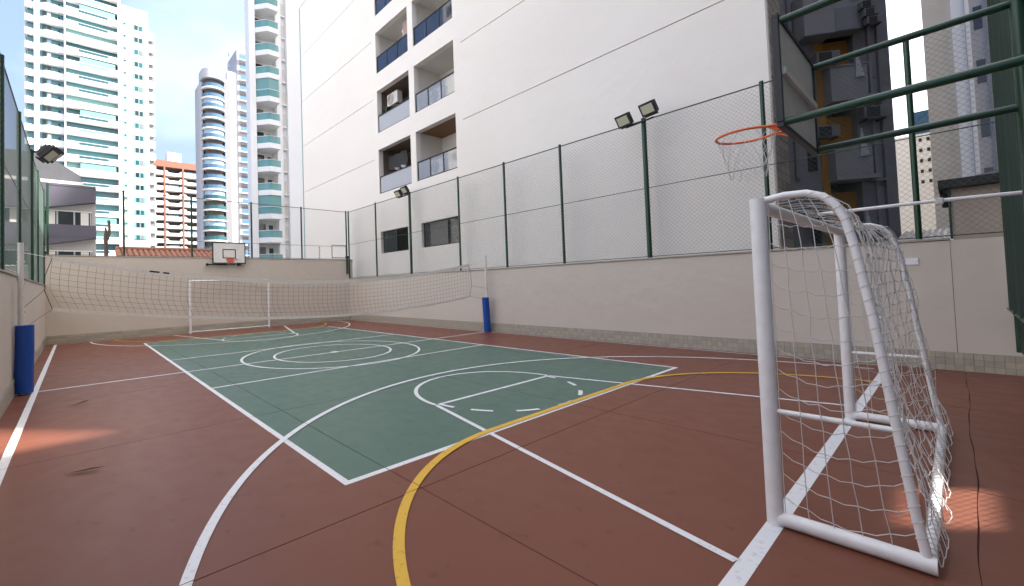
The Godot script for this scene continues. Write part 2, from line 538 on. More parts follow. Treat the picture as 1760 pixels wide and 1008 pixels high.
# ---------------------------------------------------------------- cream building
func cream_building() -> void:
	var t := thing("apartment_building", "large cream apartment block with two columns of recessed balconies", "building")
	var X := 6.0
	var zs := -15.2
	var ze := 7.25
	var top := 18.8
	# storey panels with recessed joints at both sides of the balconies
	var ys := [-0.3, 4.6, 7.40, 10.20, 12.95, 15.75, top]
	for i in ys.size() - 1:
		var a: float = ys[i] + (0.012 if i > 0 else 0.0)
		var b: float = ys[i + 1] - (0.012 if i < ys.size() - 2 else 0.0)
		if i == 0:
			b = ys[1]
		if i == 1:
			a = ys[1]
		span(t, "facade_panel", V(X, a, zs), V(X + 0.25, b, -7.25), M.cream)
		span(t, "facade_panel", V(X, a, -1.40), V(X + 0.25, b, ze), M.cream)
	span(t, "joint_backing", V(X + 0.03, 0, zs + 0.05), V(X + 0.26, top - 0.05, -7.3), M.joint)
	span(t, "joint_backing", V(X + 0.03, 0, -1.35), V(X + 0.26, top - 0.05, ze - 0.05), M.joint)
	# balcony strip: piers and bands round the openings
	span(t, "pier", V(X, -0.3, -7.25), V(X + 0.25, top, -6.90), M.cream)
	span(t, "pier", V(X, 4.6, -4.48), V(X + 0.25, top, -4.13), M.cream)
	span(t, "pier", V(X, -0.3, -1.76), V(X + 0.25, top, -1.40), M.cream)
	var op := [[5.75, 7.77], [8.55, 10.49], [11.30, 13.20], [14.0, 15.95]]
	var yb := 4.6
	for o in op:
		span(t, "band", V(X, yb, -6.90), V(X + 0.25, o[0], -4.48), M.cream)
		span(t, "band", V(X, yb, -4.13), V(X + 0.25, o[0], -1.76), M.cream)
		yb = o[1]
	span(t, "band", V(X, yb, -6.90), V(X + 0.25, top, -4.48), M.cream)
	span(t, "band", V(X, yb, -4.13), V(X + 0.25, top, -1.76), M.cream)
	# ground floor windows
	span(t, "band", V(X, -0.3, -6.90), V(X + 0.25, 3.03, -1.76), M.cream)
	span(t, "band", V(X, 4.02, -6.90), V(X + 0.25, 4.6, -1.76), M.cream)
	span(t, "pier", V(X, 3.03, -4.83), V(X + 0.25, 4.02, -3.95), M.cream)
	for k in 2:
		var za: float = [-6.87, -3.95][k]
		var zb: float = [-4.83, -1.80][k]
		var wn := span(t, "window", V(X + 0.12, 3.03, za - 0.02), V(X + 0.16, 3.07, zb + 0.02), M.black)
		for q in [[V(X + 0.12, 3.98, za), V(X + 0.16, 4.02, zb)], [V(X + 0.12, 3.03, za), V(X + 0.16, 4.02, za + 0.05)], [V(X + 0.12, 3.03, zb - 0.05), V(X + 0.16, 4.02, zb)], [V(X + 0.12, 3.03, (za + zb) / 2 - 0.03), V(X + 0.16, 4.02, (za + zb) / 2 + 0.03)]]:
			var fr := span(t, "window_frame", q[0], q[1], M.black)
		span(t, "pane", V(X + 0.135, 3.07, za + 0.05), V(X + 0.145, 3.98, (za + zb) / 2 - 0.03), M.tint_glass)
		if k == 1:
			span(t, "pane", V(X + 0.135, 3.07, (za + zb) / 2 + 0.03), V(X + 0.145, 3.98, zb - 0.05), M.tint_glass)
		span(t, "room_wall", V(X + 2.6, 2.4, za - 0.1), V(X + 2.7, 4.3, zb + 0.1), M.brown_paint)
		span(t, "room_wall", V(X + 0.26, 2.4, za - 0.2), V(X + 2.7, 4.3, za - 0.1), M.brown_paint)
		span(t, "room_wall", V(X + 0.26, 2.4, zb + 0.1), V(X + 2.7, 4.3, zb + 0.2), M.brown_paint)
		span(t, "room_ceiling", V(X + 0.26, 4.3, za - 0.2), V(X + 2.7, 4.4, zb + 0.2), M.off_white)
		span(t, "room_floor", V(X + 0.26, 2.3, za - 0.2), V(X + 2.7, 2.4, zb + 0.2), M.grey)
	# recessed balconies
	for i in 4:
		for c in 2:
			var za: float = [-6.90, -4.13][c]
			var zb: float = [-4.48, -1.76][c]
			var y0: float = op[i][0]
			var y1: float = op[i][1]
			var d := 1.45
			var b := Node3D.new()
			b.name = "balcony"
			t.add_child(b, true)
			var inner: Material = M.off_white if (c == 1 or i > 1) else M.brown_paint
			span(b, "inner_floor", V(X + 0.25, y0 - 0.02, za - 0.1), V(X + d, y0 + 0.10, zb + 0.1), M.grey)
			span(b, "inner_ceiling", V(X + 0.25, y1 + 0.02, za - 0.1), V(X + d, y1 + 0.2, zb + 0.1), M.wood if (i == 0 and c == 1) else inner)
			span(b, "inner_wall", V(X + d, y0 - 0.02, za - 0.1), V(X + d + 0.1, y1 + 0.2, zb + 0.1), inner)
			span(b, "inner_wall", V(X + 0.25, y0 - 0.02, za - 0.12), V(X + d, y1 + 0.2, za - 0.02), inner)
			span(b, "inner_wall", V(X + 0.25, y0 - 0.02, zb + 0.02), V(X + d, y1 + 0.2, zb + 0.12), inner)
			span(b, "inner_door", V(X + d - 0.03, y0 + 0.1, zb - 1.0), V(X + d - 0.005, y0 + 1.85, zb - 0.3), M.dark_glass)
			# railing
			var ry: float = y0 + 0.80
			var rail := span(b, "railing", V(X + 0.04, ry - 0.05, za), V(X + 0.09, ry, zb), M.black, 0.006)
			span(b, "railing", V(X + 0.04, y0, za), V(X + 0.09, y0 + 0.05, zb), M.black)
			var np := 1 if (c == 0 and i < 2) else 3
			for k in np + 1:
				var z := lerpf(za + 0.02, zb - 0.02, float(k) / np)
				span(b, "railing_post", V(X + 0.045, y0 + 0.05, z - 0.018), V(X + 0.085, ry - 0.05, z + 0.018), M.black)
			var gm: Material = M.blue_rail if i >= 2 else (M.frost if c == 0 else M.clear_rail)
			for k in np:
				var z0 := lerpf(za + 0.02, zb - 0.02, float(k) / np) + 0.02
				var z1 := lerpf(za + 0.02, zb - 0.02, float(k + 1) / np) - 0.02
				span(b, "glass_panel", V(X + 0.06, y0 + 0.05, z0), V(X + 0.07, ry - 0.05, z1), gm)
	# gable end clad in stone tiles, and the hidden bulk
	span(t, "end_backing", V(X, -0.3, ze + 0.001), V(X + 1.04, top - 0.03, ze + 0.03), M.stone_grout)
	for r in 40:
		for c in 3:
			var y0 := 1.9 + r * 0.17
			span(t, "cladding_tile", V(X + c * 0.345 + 0.01, y0, ze + 0.03), V(X + c * 0.345 + 0.335, y0 + 0.155, ze + 0.045), [M.stone_tile, M.stone_tile_b, M.stone_tile_c][(r * 3 + c * 5 + (r * c) % 4 + (r * r) % 5) % 3])
	span(t, "end_wall", V(X + 0.01, 8.7, ze + 0.031), V(X + 1.03, top - 0.05, ze + 0.04), M.stone_tile)
	span(t, "body", V(X + 2.75, -0.3, zs), V(X + 6.5, top - 0.02, 5.8), M.wall)
	span(t, "body", V(X + 1.6, 4.5, zs), V(X + 2.749, top - 0.021, 5.8), M.wall)
	span(t, "body", V(X + 1.6, -0.3, -1.3), V(X + 2.749, 4.499, 5.8), M.wall)
	span(t, "body", V(X + 0.25, -0.3, -1.3), V(X + 1.04, top - 0.02, ze), M.wall)
	span(t, "body", V(X + 1.04, -0.3, -1.3), V(X + 1.6, top - 0.02, 5.8), M.wall)
	span(t, "body", V(X + 0.25, -0.3, zs), V(X + 1.6, top - 0.02, -7.4), M.wall)
	span(t, "roof", V(X + 0.02, top + 0.001, zs), V(X + 6.5, top + 0.1, 5.8), M.coping)
	span(t, "corner_strip", V(X - 0.02, -0.3, zs - 0.08), V(X + 0.2, top, zs - 0.001), M.teal_pale)
	balcony_things(X)

func balcony_things(X: float) -> void:
	# clothes, cooling units and plants on the balconies
	var a := thing("laundry", "white garments hanging on a rack in the blue glass balcony", "laundry", V(X + 0.45, 12.2, -5.30))
	for k in 3:
		var g := Geo.new()
		g.prism(P2([-0.13, 0, 0.13, 0, 0.17, -0.2, 0.11, -0.24, 0.12, -0.7, -0.12, -0.7, -0.11, -0.24, -0.17, -0.2]), V(k * 0.12, 0.9, 0.15 - k * 0.2), V(0.3, 0, 0.95), Vector3.UP, V(0.03, 0, 0))
		put(a, "garment", g, [M.cloth_rose, M.cloth_grey, M.white][k])
	var gr := Geo.new()
	gr.tube([V(0.1, 0.95, -0.5), V(0.1, 0.95, 0.34)], 0.01, 6)
	put(a, "rod", gr, M.white_metal)
	air_unit(V(X + 0.42, 11.45, -5.0), "pale cooling unit standing on the blue glass balcony below the garments", -0.5)
	air_unit(V(X + 0.5, 9.72, -6.2), "pale cooling unit hung in the balcony with the potted plant", 0.0)
	air_unit(V(X + 0.42, 5.9, -3.2), "white cooling unit behind the glass of the wood ceiling balcony", 0.0)
	air_unit(V(X + 0.42, 8.7, -3.1), "white cooling unit behind the glass of the balcony above the wood ceiling", 0.0)
	var pl := thing("potted_plant", "small green plant in a clay pot behind a frosted balcony railing", "plant", V(X + 0.35, 8.70, -6.62))
	var pg := Geo.new()
	pg.tube([V(0, 0, 0), V(0, 0.62, 0)], 0.11, 10)
	put(pl, "pot", pg, M.clay)
	var lg := Geo.new()
	for k in 60:
		var d := V(rng.randf_range(-1, 1), rng.randf_range(0.1, 1.2), rng.randf_range(-1, 1)).normalized()
		var o := V(0, 0.62, 0) + d * rng.randf_range(0.1, 0.38)
		var s := d.cross(Vector3.UP).normalized() * 0.05
		lg.quad(o - s, o + d * 0.12, o + s, o - d * 0.06, V(-0.5, 0.6, 0.2).normalized())
	put(pl, "foliage", lg, M.leaf)
	var cl := thing("laundry", "dark and silver clothes hanging above the wooden cabinet", "laundry", V(X + 0.5, 6.55, -6.1))
	for k in 5:
		var g := Geo.new()
		var wv := []
		for i in 7: wv.append_array([-0.16 + i * 0.053, -0.02 * (i % 2)])
		g.prism(P2([-0.16, 0, 0.16, 0, 0.2, -0.35, 0.15, -0.65 - 0.1 * (k % 2), -0.15, -0.6, -0.2, -0.3]), V(0.1 * (k % 2), 0.95, -0.5 + k * 0.24), V(0.35, 0, 0.93), Vector3.UP, V(0.03, 0, 0))
		put(cl, "garment", g, [M.cloth_dark, M.cloth_grey, M.cloth_dark, M.frost, M.cloth_dark][k])
	var cb := thing("cabinet", "wooden cabinet standing in the lowest frosted glass balcony", "cabinet", V(X + 1.15, 5.86, -6.2))
	bx(cb, "carcass", V(0, 0.75, 0), V(0.4, 1.5, 0.95), M.wood_light, 0.01)
	bx(cb, "door", V(-0.21, 0.75, -0.23), V(0.02, 1.4, 0.44), M.wood_light, 0.004)
	bx(cb, "door", V(-0.21, 0.75, 0.23), V(0.02, 1.4, 0.44), M.wood_light, 0.004)
	var bl := thing("blanket", "grey patterned blanket hanging in the ground floor window", "blanket", V(X + 0.1, 3.08, -3.0))
	var bg := Geo.new()
	var zz := []
	for i in 13: zz.append(V(0.02 * (i % 2), 0, -0.5 + i * 0.085))
	for i in 12: bg.quad(zz[i], zz[i + 1], zz[i + 1] + V(0, 0.9, 0), zz[i] + V(0, 0.9, 0), V(-1, 0, 0))
	put(bl, "cloth", bg, textured(lin(0.30, 0.29, 0.28), 0.95, noise_tex(0.05, Color(0.45, 0.45, 0.45), Color(1, 1, 1), 4, 61), 1.5))

func air_unit(at: Vector3, label: String, turn: float) -> void:
	var t := thing("cooling_unit", label, "air conditioner", at)
	t.rotation.y = turn
	bx(t, "casing", V(0, 0.28, 0), V(0.3, 0.55, 0.8), M.white_worn, 0.02)
	var g := Geo.new()
	for k in 5:
		var ring := []
		for i in 20: ring.append(V(-0.155, 0.28 + (0.05 + k * 0.045) * cos(TAU * i / 20), -0.1 + (0.05 + k * 0.045) * sin(TAU * i / 20)))
		g.tube(ring, 0.006, 4, false, true)
	put(t, "fan_grille", g, M.black_soft)
	bx(t, "foot", V(0, 0.0, -0.28), V(0.28, 0.03, 0.06), M.black_soft)
	bx(t, "foot", V(0, 0.0, 0.28), V(0.28, 0.03, 0.06), M.black_soft)

# ---------------------------------------------------------------- fences
func chain(g: Geo, o: Vector3, u: Vector3, L: float, H: float, pitch: float, r: float) -> void:
	# diagonal wires both ways over a rectangle from o along u and up
	var nrm := u.cross(Vector3.UP)
	var s := -H
	while s < L:
		var t0 := maxf(0.0, -s)
		var t1 := minf(H, L - s)
		if t1 - t0 > 0.02:
			g.wire(o + u * (s + t0) + V(0, t0, 0) + nrm * r, o + u * (s + t1) + V(0, t1, 0) + nrm * r, r)
			g.wire(o + u * (s + t0) + V(0, H - t0, 0) - nrm * r, o + u * (s + t1) + V(0, H - t1, 0) - nrm * r, r)
		s += pitch

func post(p: Node3D, at: Vector3, h: float, r: float) -> void:
	var g := Geo.new()
	g.tube([Vector3.ZERO, V(0, h, 0)], r, 12)
	put(p, "post", g, M.green_metal, at)

func run_fence(label: String, o: Vector3, u: Vector3, stops: Array, H: float, mids: Array, fat: Array, pitch: float, wr: float, extra_down := 0.0) -> Node3D:
	var t := thing("chain_link_fence", label, "fence", o)
	for i in stops.size():
		var r := 0.052 if fat.has(i) else 0.036
		post(t, u * stops[i] - V(0, extra_down, 0), H + extra_down + 0.02, r)
	var L: float = stops[stops.size() - 1] - stops[0]
	for m in [0.03] + mids + [H - 0.03]:
		var g := Geo.new()
		g.tube([u * stops[0] + V(0, m, 0), u * (stops[0] + L) + V(0, m, 0)], 0.014 if m > H - 0.1 else 0.008, 6)
		put(t, "rail", g, M.green_metal)
	for i in stops.size() - 1:
		var g := Geo.new()
		chain(g, u * stops[i] + V(0, 0.03, 0), u, stops[i + 1] - stops[i], H - 0.06, pitch, wr)
		put(t, "wire_mesh", g, M.mesh_wire)
	return t

func fences() -> void:
	run_fence("green chain link fence above the wall before the cream building", V(5.55, 2.0, 0), Vector3.BACK, [-9.05, -6.6, -4.09, -1.29, 0.77, 2.76, 5.0, 7.22, 9.08, 9.95], 3.24, [1.62], [2, 6], 0.088, 0.0018)
	run_fence("green chain link fence above the long wall under the single floodlight pair", V(-5.60, 1.915, 0), Vector3.BACK, [-9.05, -6.3, -4.2, -1.5, 0.95, 3.4, 5.9, 8.0, 9.95], 3.1, [1.6], [2], 0.088, 0.002)
	run_fence("green chain link fence on the tall end wall behind the small hoop", V(0, 2.9, -9.12), Vector3.RIGHT, [-5.5, -3.45, -1.28, 0.98, 3.18, 5.46], 2.35, [0.62], [], 0.088, 0.0016)
	var e := run_fence("green chain link fence bolted to the end wall behind the white goal", V(0, 0.35, 9.93), Vector3.RIGHT, [-5.5, -3.6, -2.0, -0.62, 0.70, 2.2, 3.8, 5.3], 4.9, [3.25], [3, 4], 0.088, 0.0022, 0.0)
	var sc := thing("shade_cloth", "dark green shade cloth hung on the end fence behind the hoop pipes", "cloth", V(0, 0, 9.86))
	var sg := Geo.new()
	for i in 70:
		var x0 := 0.95 + i * 0.062
		var x1 := x0 + 0.062
		var w0 := 0.018 * sin(x0 * 9.0) + 0.01 * sin(x0 * 23.0)
		var w1 := 0.018 * sin(x1 * 9.0) + 0.01 * sin(x1 * 23.0)
		var n0 := V(-0.018 * 9.0 * cos(x0 * 9.0) - 0.23 * cos(x0 * 23.0), 0, 1).normalized()
		var n1 := V(-0.018 * 9.0 * cos(x1 * 9.0) - 0.23 * cos(x1 * 23.0), 0, 1).normalized()
		sg.smooth_quad(V(x0, 0.95, w0), V(x1, 0.95, w1), V(x1, 5.15, w1), V(x0, 5.15, w0), -n0, -n1, -n1, -n0)
	put(sc, "cloth", sg, M.shade_cloth)
	var hm := Geo.new()
	hm.tube([V(0.93, 0.95, 0), V(5.3, 0.95, 0)], 0.02, 8)
	put(sc, "hem_bar", hm, M.green_metal)
	# small corner gate frame and the corner post on the end wall
	var fr := thing("gate_frame", "small green rectangular frame in the corner of the end wall fence", "frame", V(5.0, 2.95, -9.05))
	for q in [[V(-0.36, 0, 0), V(-0.36, 0.62, 0)], [V(0.38, 0, 0), V(0.38, 0.62, 0)], [V(-0.36, 0.62, 0), V(0.38, 0.62, 0)], [V(-0.36, 0.03, 0), V(0.38, 0.03, 0)]]:
		var g := Geo.new()
		g.tube(q, 0.018, 6)
		put(fr, "bar", g, M.green_metal)
	var cp := thing("corner_post", "dark green bracket post fixed to the end wall corner", "post", V(5.40, 2.2, -8.99))
	post(cp, Vector3.ZERO, 0.85, 0.05)
	bx(cp, "clamp", V(0, 0.8, 0), V(0.14, 0.12, 0.14), M.green_metal, 0.01)

# ---------------------------------------------------------------- dark neighbouring building
func shaded_building() -> void:
	# local frame: x along its facade, y up, z outwards
	var r := V(0.613, 0, 0.790)
	var o := V(15.69, 0.0, 5.6)
	var t := thing("apartment_building", "dark grey apartment block with ochre recesses and cooling units", "building", o)
	t.rotation.y = atan2(-r.z, r.x)
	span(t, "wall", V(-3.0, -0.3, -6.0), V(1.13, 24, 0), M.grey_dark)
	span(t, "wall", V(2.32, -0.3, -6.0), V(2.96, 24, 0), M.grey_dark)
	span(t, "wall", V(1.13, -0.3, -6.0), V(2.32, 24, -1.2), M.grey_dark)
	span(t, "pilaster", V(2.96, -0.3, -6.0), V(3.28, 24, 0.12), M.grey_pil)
	var sg := Geo.new()
	sg.prism(P2([3.28, -0.05, 3.82, -1.1, 3.82, -5.0, 3.28, -5.0]), V(0, -0.3, 0), Vector3.RIGHT, Vector3.BACK, V(0, 24, 0))
	put(t, "side_wing", sg, M.grey_mid)
	span(t, "column", V(1.13, -0.3, -0.4), V(1.36, 24, 0.03), M.ochre)
	for k in 8:
		var y := 1.65 + (k - 1) * 2.8
		span(t, "recess_wall", V(1.36, y - 1.22, -0.5), V(2.32, y, -0.3), M.ochre)
		span(t, "balcony_front", V(1.33, y - 2.32, -0.29), V(2.42, y - 1.24, 0.42), M.grey_box, 0.012)
		span(t, "balcony_cap", V(1.30, y - 1.239, -0.28), V(2.45, y - 1.18, 0.45), M.grey_mid)
		span(t, "slab", V(1.30, y - 2.48, -0.29), V(2.55, y - 2.33, 0.5), M.grey_box)
		var g := Geo.new()
		g.prism(P2([0, 0, 0.26, 0.02, 0.06, 1.0]), V(2.04, y - 1.7, 0.43), Vector3.RIGHT, Vector3.UP, V(0, 0, 0.05))
		put(t, "fin", g, M.grey)
		span(t, "ledge", V(2.45, y - 2.55, 0.001), V(2.94, y - 2.48, 0.22), M.grey_pil)
		span(t, "panel_line", V(2.40, y - 1.6, 0.001), V(2.95, y - 1.56, 0.03), M.grey_pil)
		span(t, "window", V(0.72, y - 2.0, 0.001), V(1.0, y - 1.2, 0.04), M.dark_glass)
		span(t, "string_course", V(-1.0, y - 0.6, 0.001), V(1.1, y - 0.53, 0.05), M.grey_mid)
		var wf := Geo.new()
		wf.prism(P2([0.05, 0, 0.42, 0, 0.42, 1.1, 0.05, 1.1]), V(3.30, y - 1.9, -0.03), V(0.457, 0, -0.889), Vector3.UP, V(0.02, 0, 0.01))
		put(t, "window", wf, M.dark_glass)
	span(t, "service_box", V(0.48, 9.95, 0.002), V(1.40, 11.6, 0.7), M.grey_box, 0.02)
	span(t, "soffit_panel", V(1.40, 10.06, 0.0), V(2.28, 10.9, 0.52), M.grey_mid, 0.01)
	span(t, "duct", V(0.30, 5.0, 0.002), V(0.42, 16, 0.12), M.grey_pil)
	span(t, "duct", V(2.70, 0, 0.002), V(2.78, 16, 0.09), M.grey_mid)
	var spots := [V(1.2, 9.15, 0.45), V(1.15, 6.55, 0.3), V(2.62, 7.1, 0.25), V(2.30, 10.72, 0.75), V(2.36, 10.42, 0.78), V(2.42, 10.12, 0.80), V(0.75, 3.6, 0.25)]
	for i in spots.size():
		var u := thing("cooling_unit", ["grey cooling unit beside the upper ochre recess behind the backboard", "grey cooling unit beside the ochre column under the backboard", "grey cooling unit on a ledge beside the middle ochre balcony", "uppermost grey unit of the stack of three on the dark block", "middle grey unit of the stack of three on the dark block", "lowest grey unit of the stack of three on the dark block", "grey cooling unit on the dark wall above the goal crossbar"][i], "air conditioner", t.transform * spots[i], "cooling units on the dark block")
		u.rotation = t.rotation
		var k := 0.62 if i > 2 and i < 6 else 1.0
		bx(u, "casing", V(0, 0, 0), V(0.70, 0.42, 0.32) * k, M.grey_unit, 0.02)
		bx(u, "grille", V(-0.1, 0, 0.165) * k, V(0.38, 0.34, 0.01) * k, M.black_soft)
		bx(u, "bracket", V(-0.25, -0.235, -0.05) * k, V(0.04, 0.05, 0.4) * k, M.black_soft)
		bx(u, "bracket", V(0.25, -0.235, -0.05) * k, V(0.04, 0.05, 0.4) * k, M.black_soft)

# ---------------------------------------------------------------- buildings to the far right
func far_side_buildings() -> void:
	var h := thing("hut", "low beige hut with a dark overhanging roof beyond the fence", "hut", V(5.95, 0, 9.42))
	span(h, "wall", V(0, -0.3, 0), V(3.0, 2.78, 4.0), M.hut)
	span(h, "roof", V(-0.16, 2.782, -0.12), V(3.2, 2.92, 4.2), M.black_soft, 0.01)
	var g := Geo.new()
	g.prism(P2([0.05, 0, 4.0, 0, 4.0, 0.5, 2.0, 0.42, 0.9, 0.2]), V(0.2, 2.921, 0), Vector3.BACK, Vector3.UP, V(2.5, 0, 0))
	put(h, "roof_cover", g, M.grey_mid)
	span(h, "trim", V(-0.02, 2.0, -0.03), V(0.02, 2.78, -0.002), M.green_metal)
	var cm := thing("security_camera", "small security camera on the beige hut wall", "camera", V(5.86, 2.42, 10.02))
	bx(cm, "housing", V(0, 0, 0), V(0.14, 0.05, 0.06), M.black, 0.008)
	bx(cm, "mount", V(0.05, 0.0, 0.02), V(0.1, 0.03, 0.03), M.white_worn)
	# tall pale tower
	var t := thing("apartment_tower", "tall pale tower with plain vertical bands beside the dark block", "tower", V(34, -0.3, 9.5))
	span(t, "wall", V(0, 0, -0.72), V(12, 60, 0.34), M.beige)
	span(t, "wall", V(-0.2, 0, 0.34), V(12, 60, 0.97), M.tower_white)
	span(t, "wall", V(0.1, 0, 0.97), V(12, 60, 1.5), M.grey)
	span(t, "wall", V(0.0, 0, 1.5), V(12, 60, 9), M.grey_box)
	span(t, "strip", V(-0.26, 0, 0.78), V(-0.2, 60, 0.81), M.grey)
	for k in 18:
		span(t, "window", V(0.08, 3 + k * 3.0, 1.1), V(0.099, 4.3 + k * 3.0, 1.4), M.dark_glass)
	# low white building with small windows
	var l := thing("apartment_building", "low white building with rows of small square windows", "building", V(44, -0.3, 6.2))
	span(l, "wall", V(0, 0, 0), V(8, 11.9, 4.0), M.tower_white)
	span(l, "roof_room", V(0.5, 11.9, 1.7), V(6, 13.7, 2.72), M.blue_glass)
	for k in 5:
		for j in 3:
			span(l, "window", V(-0.03, 8.2 + k * 0.78, 1.85 + j * 0.38), V(0.0, 8.45 + k * 0.78, 2.0 + j * 0.38), M.dark)
	# shed roof, dark
	var s := thing("shed", "dark open shed with a corrugated roof under the pale tower", "shed", V(11.0, -0.3, 9.2))
	span(s, "wall", V(0.5, 0, -0.6), V(5.0, 2.3, 0.8), M.grey_dark)
	var rg := Geo.new()
	for k in 14:
		rg.prism(P2([0, 0, 0.06, 0.06, 0.12, 0, 0.06, -0.02]), V(0.2, 2.45, -0.8 + k * 0.12), Vector3.BACK, Vector3.UP, V(5, 0.6, 0))
	put(s, "roof", rg, M.white_worn)
	span(s, "rail", V(0.3, 1.7, -0.6), V(0.36, 1.78, 0.8), M.blue_rail)

# ---------------------------------------------------------------- towers
func towers() -> void:
	# white tower with teal bands
	var t := thing("apartment_tower", "very tall white tower with teal balcony bands and rounded edges", "tower", V(-1.6, -0.3, -110))
	var sh := 2.92
	span(t, "wall", V(-9.9, 0, -9), V(-5.0, 78, 0), M.tower_white)
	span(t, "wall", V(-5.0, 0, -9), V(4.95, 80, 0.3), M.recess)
	span(t, "wall", V(4.95, 0, -9), V(10.4, 69.2, 0.6), M.tower_white)
	span(t, "side_wall", V(-11.0, 0, -8), V(-9.9, 77, -1.0), M.teal)
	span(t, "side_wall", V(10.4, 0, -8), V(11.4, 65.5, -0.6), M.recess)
	span(t, "wing_wall", V(4.4, 0, 0.3), V(4.95, 72.0, 2.0), M.tower_white)
	span(t, "wing_wall", V(-5.0, 0, 0.3), V(-4.75, 78, 2.0), M.tower_white)
	for k in range(1, 26):
		var y := 3.0 + k * sh
		# flank
		span(t, "teal_band", V(-9.0, y + 0.1, 0.0), V(-5.05, y + 1.45, 0.05), M.teal)
		span(t, "pane", V(-8.6, y + 0.25, 0.05), V(-8.0, y + 1.25, 0.1), M.dark_glass)
		span(t, "pane", V(-7.8, y + 0.25, 0.05), V(-7.2, y + 1.25, 0.1), [M.sky_glass, M.dark_glass, M.white][k % 3])
		span(t, "vent", V(-6.0, y + 0.5, 0.05), V(-5.7, y + 0.9, 0.1), M.dark)
		var g := Geo.new()
		var poly := PackedVector2Array()
		poly.append(Vector2(-5.05, 0.0))
		for i in 9:
			var a := PI / 2 + PI / 2 * i / 8.0
			poly.append(Vector2(-7.7 + 1.0 * cos(a), 1.0 * sin(a)))
		poly.insert(1, Vector2(-5.05, 1.0))
		g.prism(poly, V(0, y - 1.45, 0.001), Vector3.RIGHT, Vector3.BACK, V(0, 1.45, 0))
		put(t, "balcony", g, M.tower_white)
		span(t, "ledge", V(-11.4, y - 1.3, -8), V(-9.9, y + 0.1, -0.4), M.tower_white)
		if y < 66.0:
			span(t, "ledge", V(10.4, y - 1.3, -8), V(11.8, y + 0.3, 0.1), M.tower_white, 0.12)
		# middle balconies
		span(t, "parapet", V(-4.75, y - 1.35, 0.3), V(4.4, y + 0.05, 2.0), M.tower_white)
		span(t, "glass_insert", V(-2.6, y - 0.55, 2.0), V(2.6, y - 0.05, 2.06), [M.teal_glass, M.teal_glass, M.teal_pale, M.teal_glass, M.sky_glass][k % 5])
		span(t, "glazing", V(-4.7, y + 0.06, 0.5), V(4.35, y + 1.5, 0.7), [M.teal_glass, M.teal, M.teal_glass, M.teal_pale, M.teal][(k * 3 + 1) % 5])
		if k % 4 == 1:
			span(t, "glazing", V(-2.4, y + 0.06, 1.7), V(3.9, y + 1.45, 1.8), M.teal_pale)
		# plain side
		if y < 66.5:
			span(t, "window_surround", V(7.2, y - 0.3, 0.6), V(9.6, y + 1.05, 0.65), M.teal_pale)
			span(t, "pane", V(7.7, y - 0.1, 0.65), V(8.35, y + 0.9, 0.7), [M.dark_glass, M.teal_glass, M.dark_glass][k % 3])
			span(t, "pane", V(8.6, y - 0.1, 0.65), V(9.2, y + 0.9, 0.7), [M.teal_glass, M.dark_glass, M.recess][(k * 2) % 3])
			span(t, "vent_surround", V(5.1, y + 0.1, 0.6), V(6.2, y + 1.0, 0.64), M.teal_pale)
			span(t, "vent", V(5.6, y + 0.45, 0.64), V(5.95, y + 0.75, 0.7), M.dark)
	# orange and white block
	var o := thing("apartment_building", "orange and white block with rows of dark trapezoid balconies", "building", V(18.0, -0.3, -175))
	span(o, "wall", V(0, 0, -12), V(15.8, 50, -3.0), M.gallery)
	span(o, "end_wall", V(-0.1, 0, -3.0), V(0.09, 50, 0), M.off_white)
	span(o, "fascia", V(-0.2, 49.4, -2), V(15.9, 51.8, 0.2), M.brick_orange)
	span(o, "roof_room", V(4.5, 51.8, -9), V(9.2, 56.0, -3), M.white)
	for x in [3.05, 9.2, 15.4]:
		span(o, "pillar", V(x - 0.28, 0, -3.0), V(x + 0.28, 49.4, 0.25), M.brick_orange)
	for k in 16:
		var y := 4.4 + k * 2.85
		span(o, "parapet", V(0.1, y - 0.7, -3.0), V(2.76, y + 0.75, 0.0), M.tower_white)
		for bay in [[3.41, 8.84], [9.56, 15.04]]:
			var g := Geo.new()
			var L: float = bay[1] - bay[0]
			g.prism(P2([0, -0.9, L, -0.9, L, 0.95, L - 0.5, 0.95, L - 1.1, 0.2, 1.1, 0.2, 0.5, 0.95, 0, 0.95]), V(bay[0], y, -0.5), Vector3.RIGHT, Vector3.UP, V(0, 0, 0.5))
			put(o, "parapet", g, M.tower_white)
			span(o, "slab", V(bay[0], y - 0.9, -3.0), V(bay[1], y - 0.7, -0.5), M.off_white)
			if (k * 5 + int(bay[0])) % 4 == 0:
				span(o, "blind", V(bay[0] + 0.9, y + 0.3, -0.8), V(bay[1] - 0.9, y + 1.4, -0.7), M.sky_glass)
	# rounded glass tower
	var c := thing("apartment_tower", "slim tower with a rounded blue glass front and pale slabs", "tower", V(25.6, -0.3, -119))
	span(c, "side_wall", V(2.3, 0, -7), V(3.9, 62, 1.0), M.grey_mid)
	span(c, "side_wall", V(-3.6, 0, -7), V(-3.0, 60, -0.2), M.grey)
	var cur := func(R: float, sq: float) -> PackedVector2Array:
		var q := PackedVector2Array()
		for i in 17:
			var a := PI - PI * i / 16.0
			q.append(Vector2(-0.3 + R * cos(a), R * sq * sin(a)))
		q.append(Vector2(-0.3 + R, -3)); q.append(Vector2(-0.3 - R, -3))
		return q
	var core := Geo.new()
	core.prism(cur.call(2.3, 0.8), Vector3.ZERO, Vector3.RIGHT, Vector3.BACK, V(0, 61, 0))
	put(c, "core", core, M.gallery)
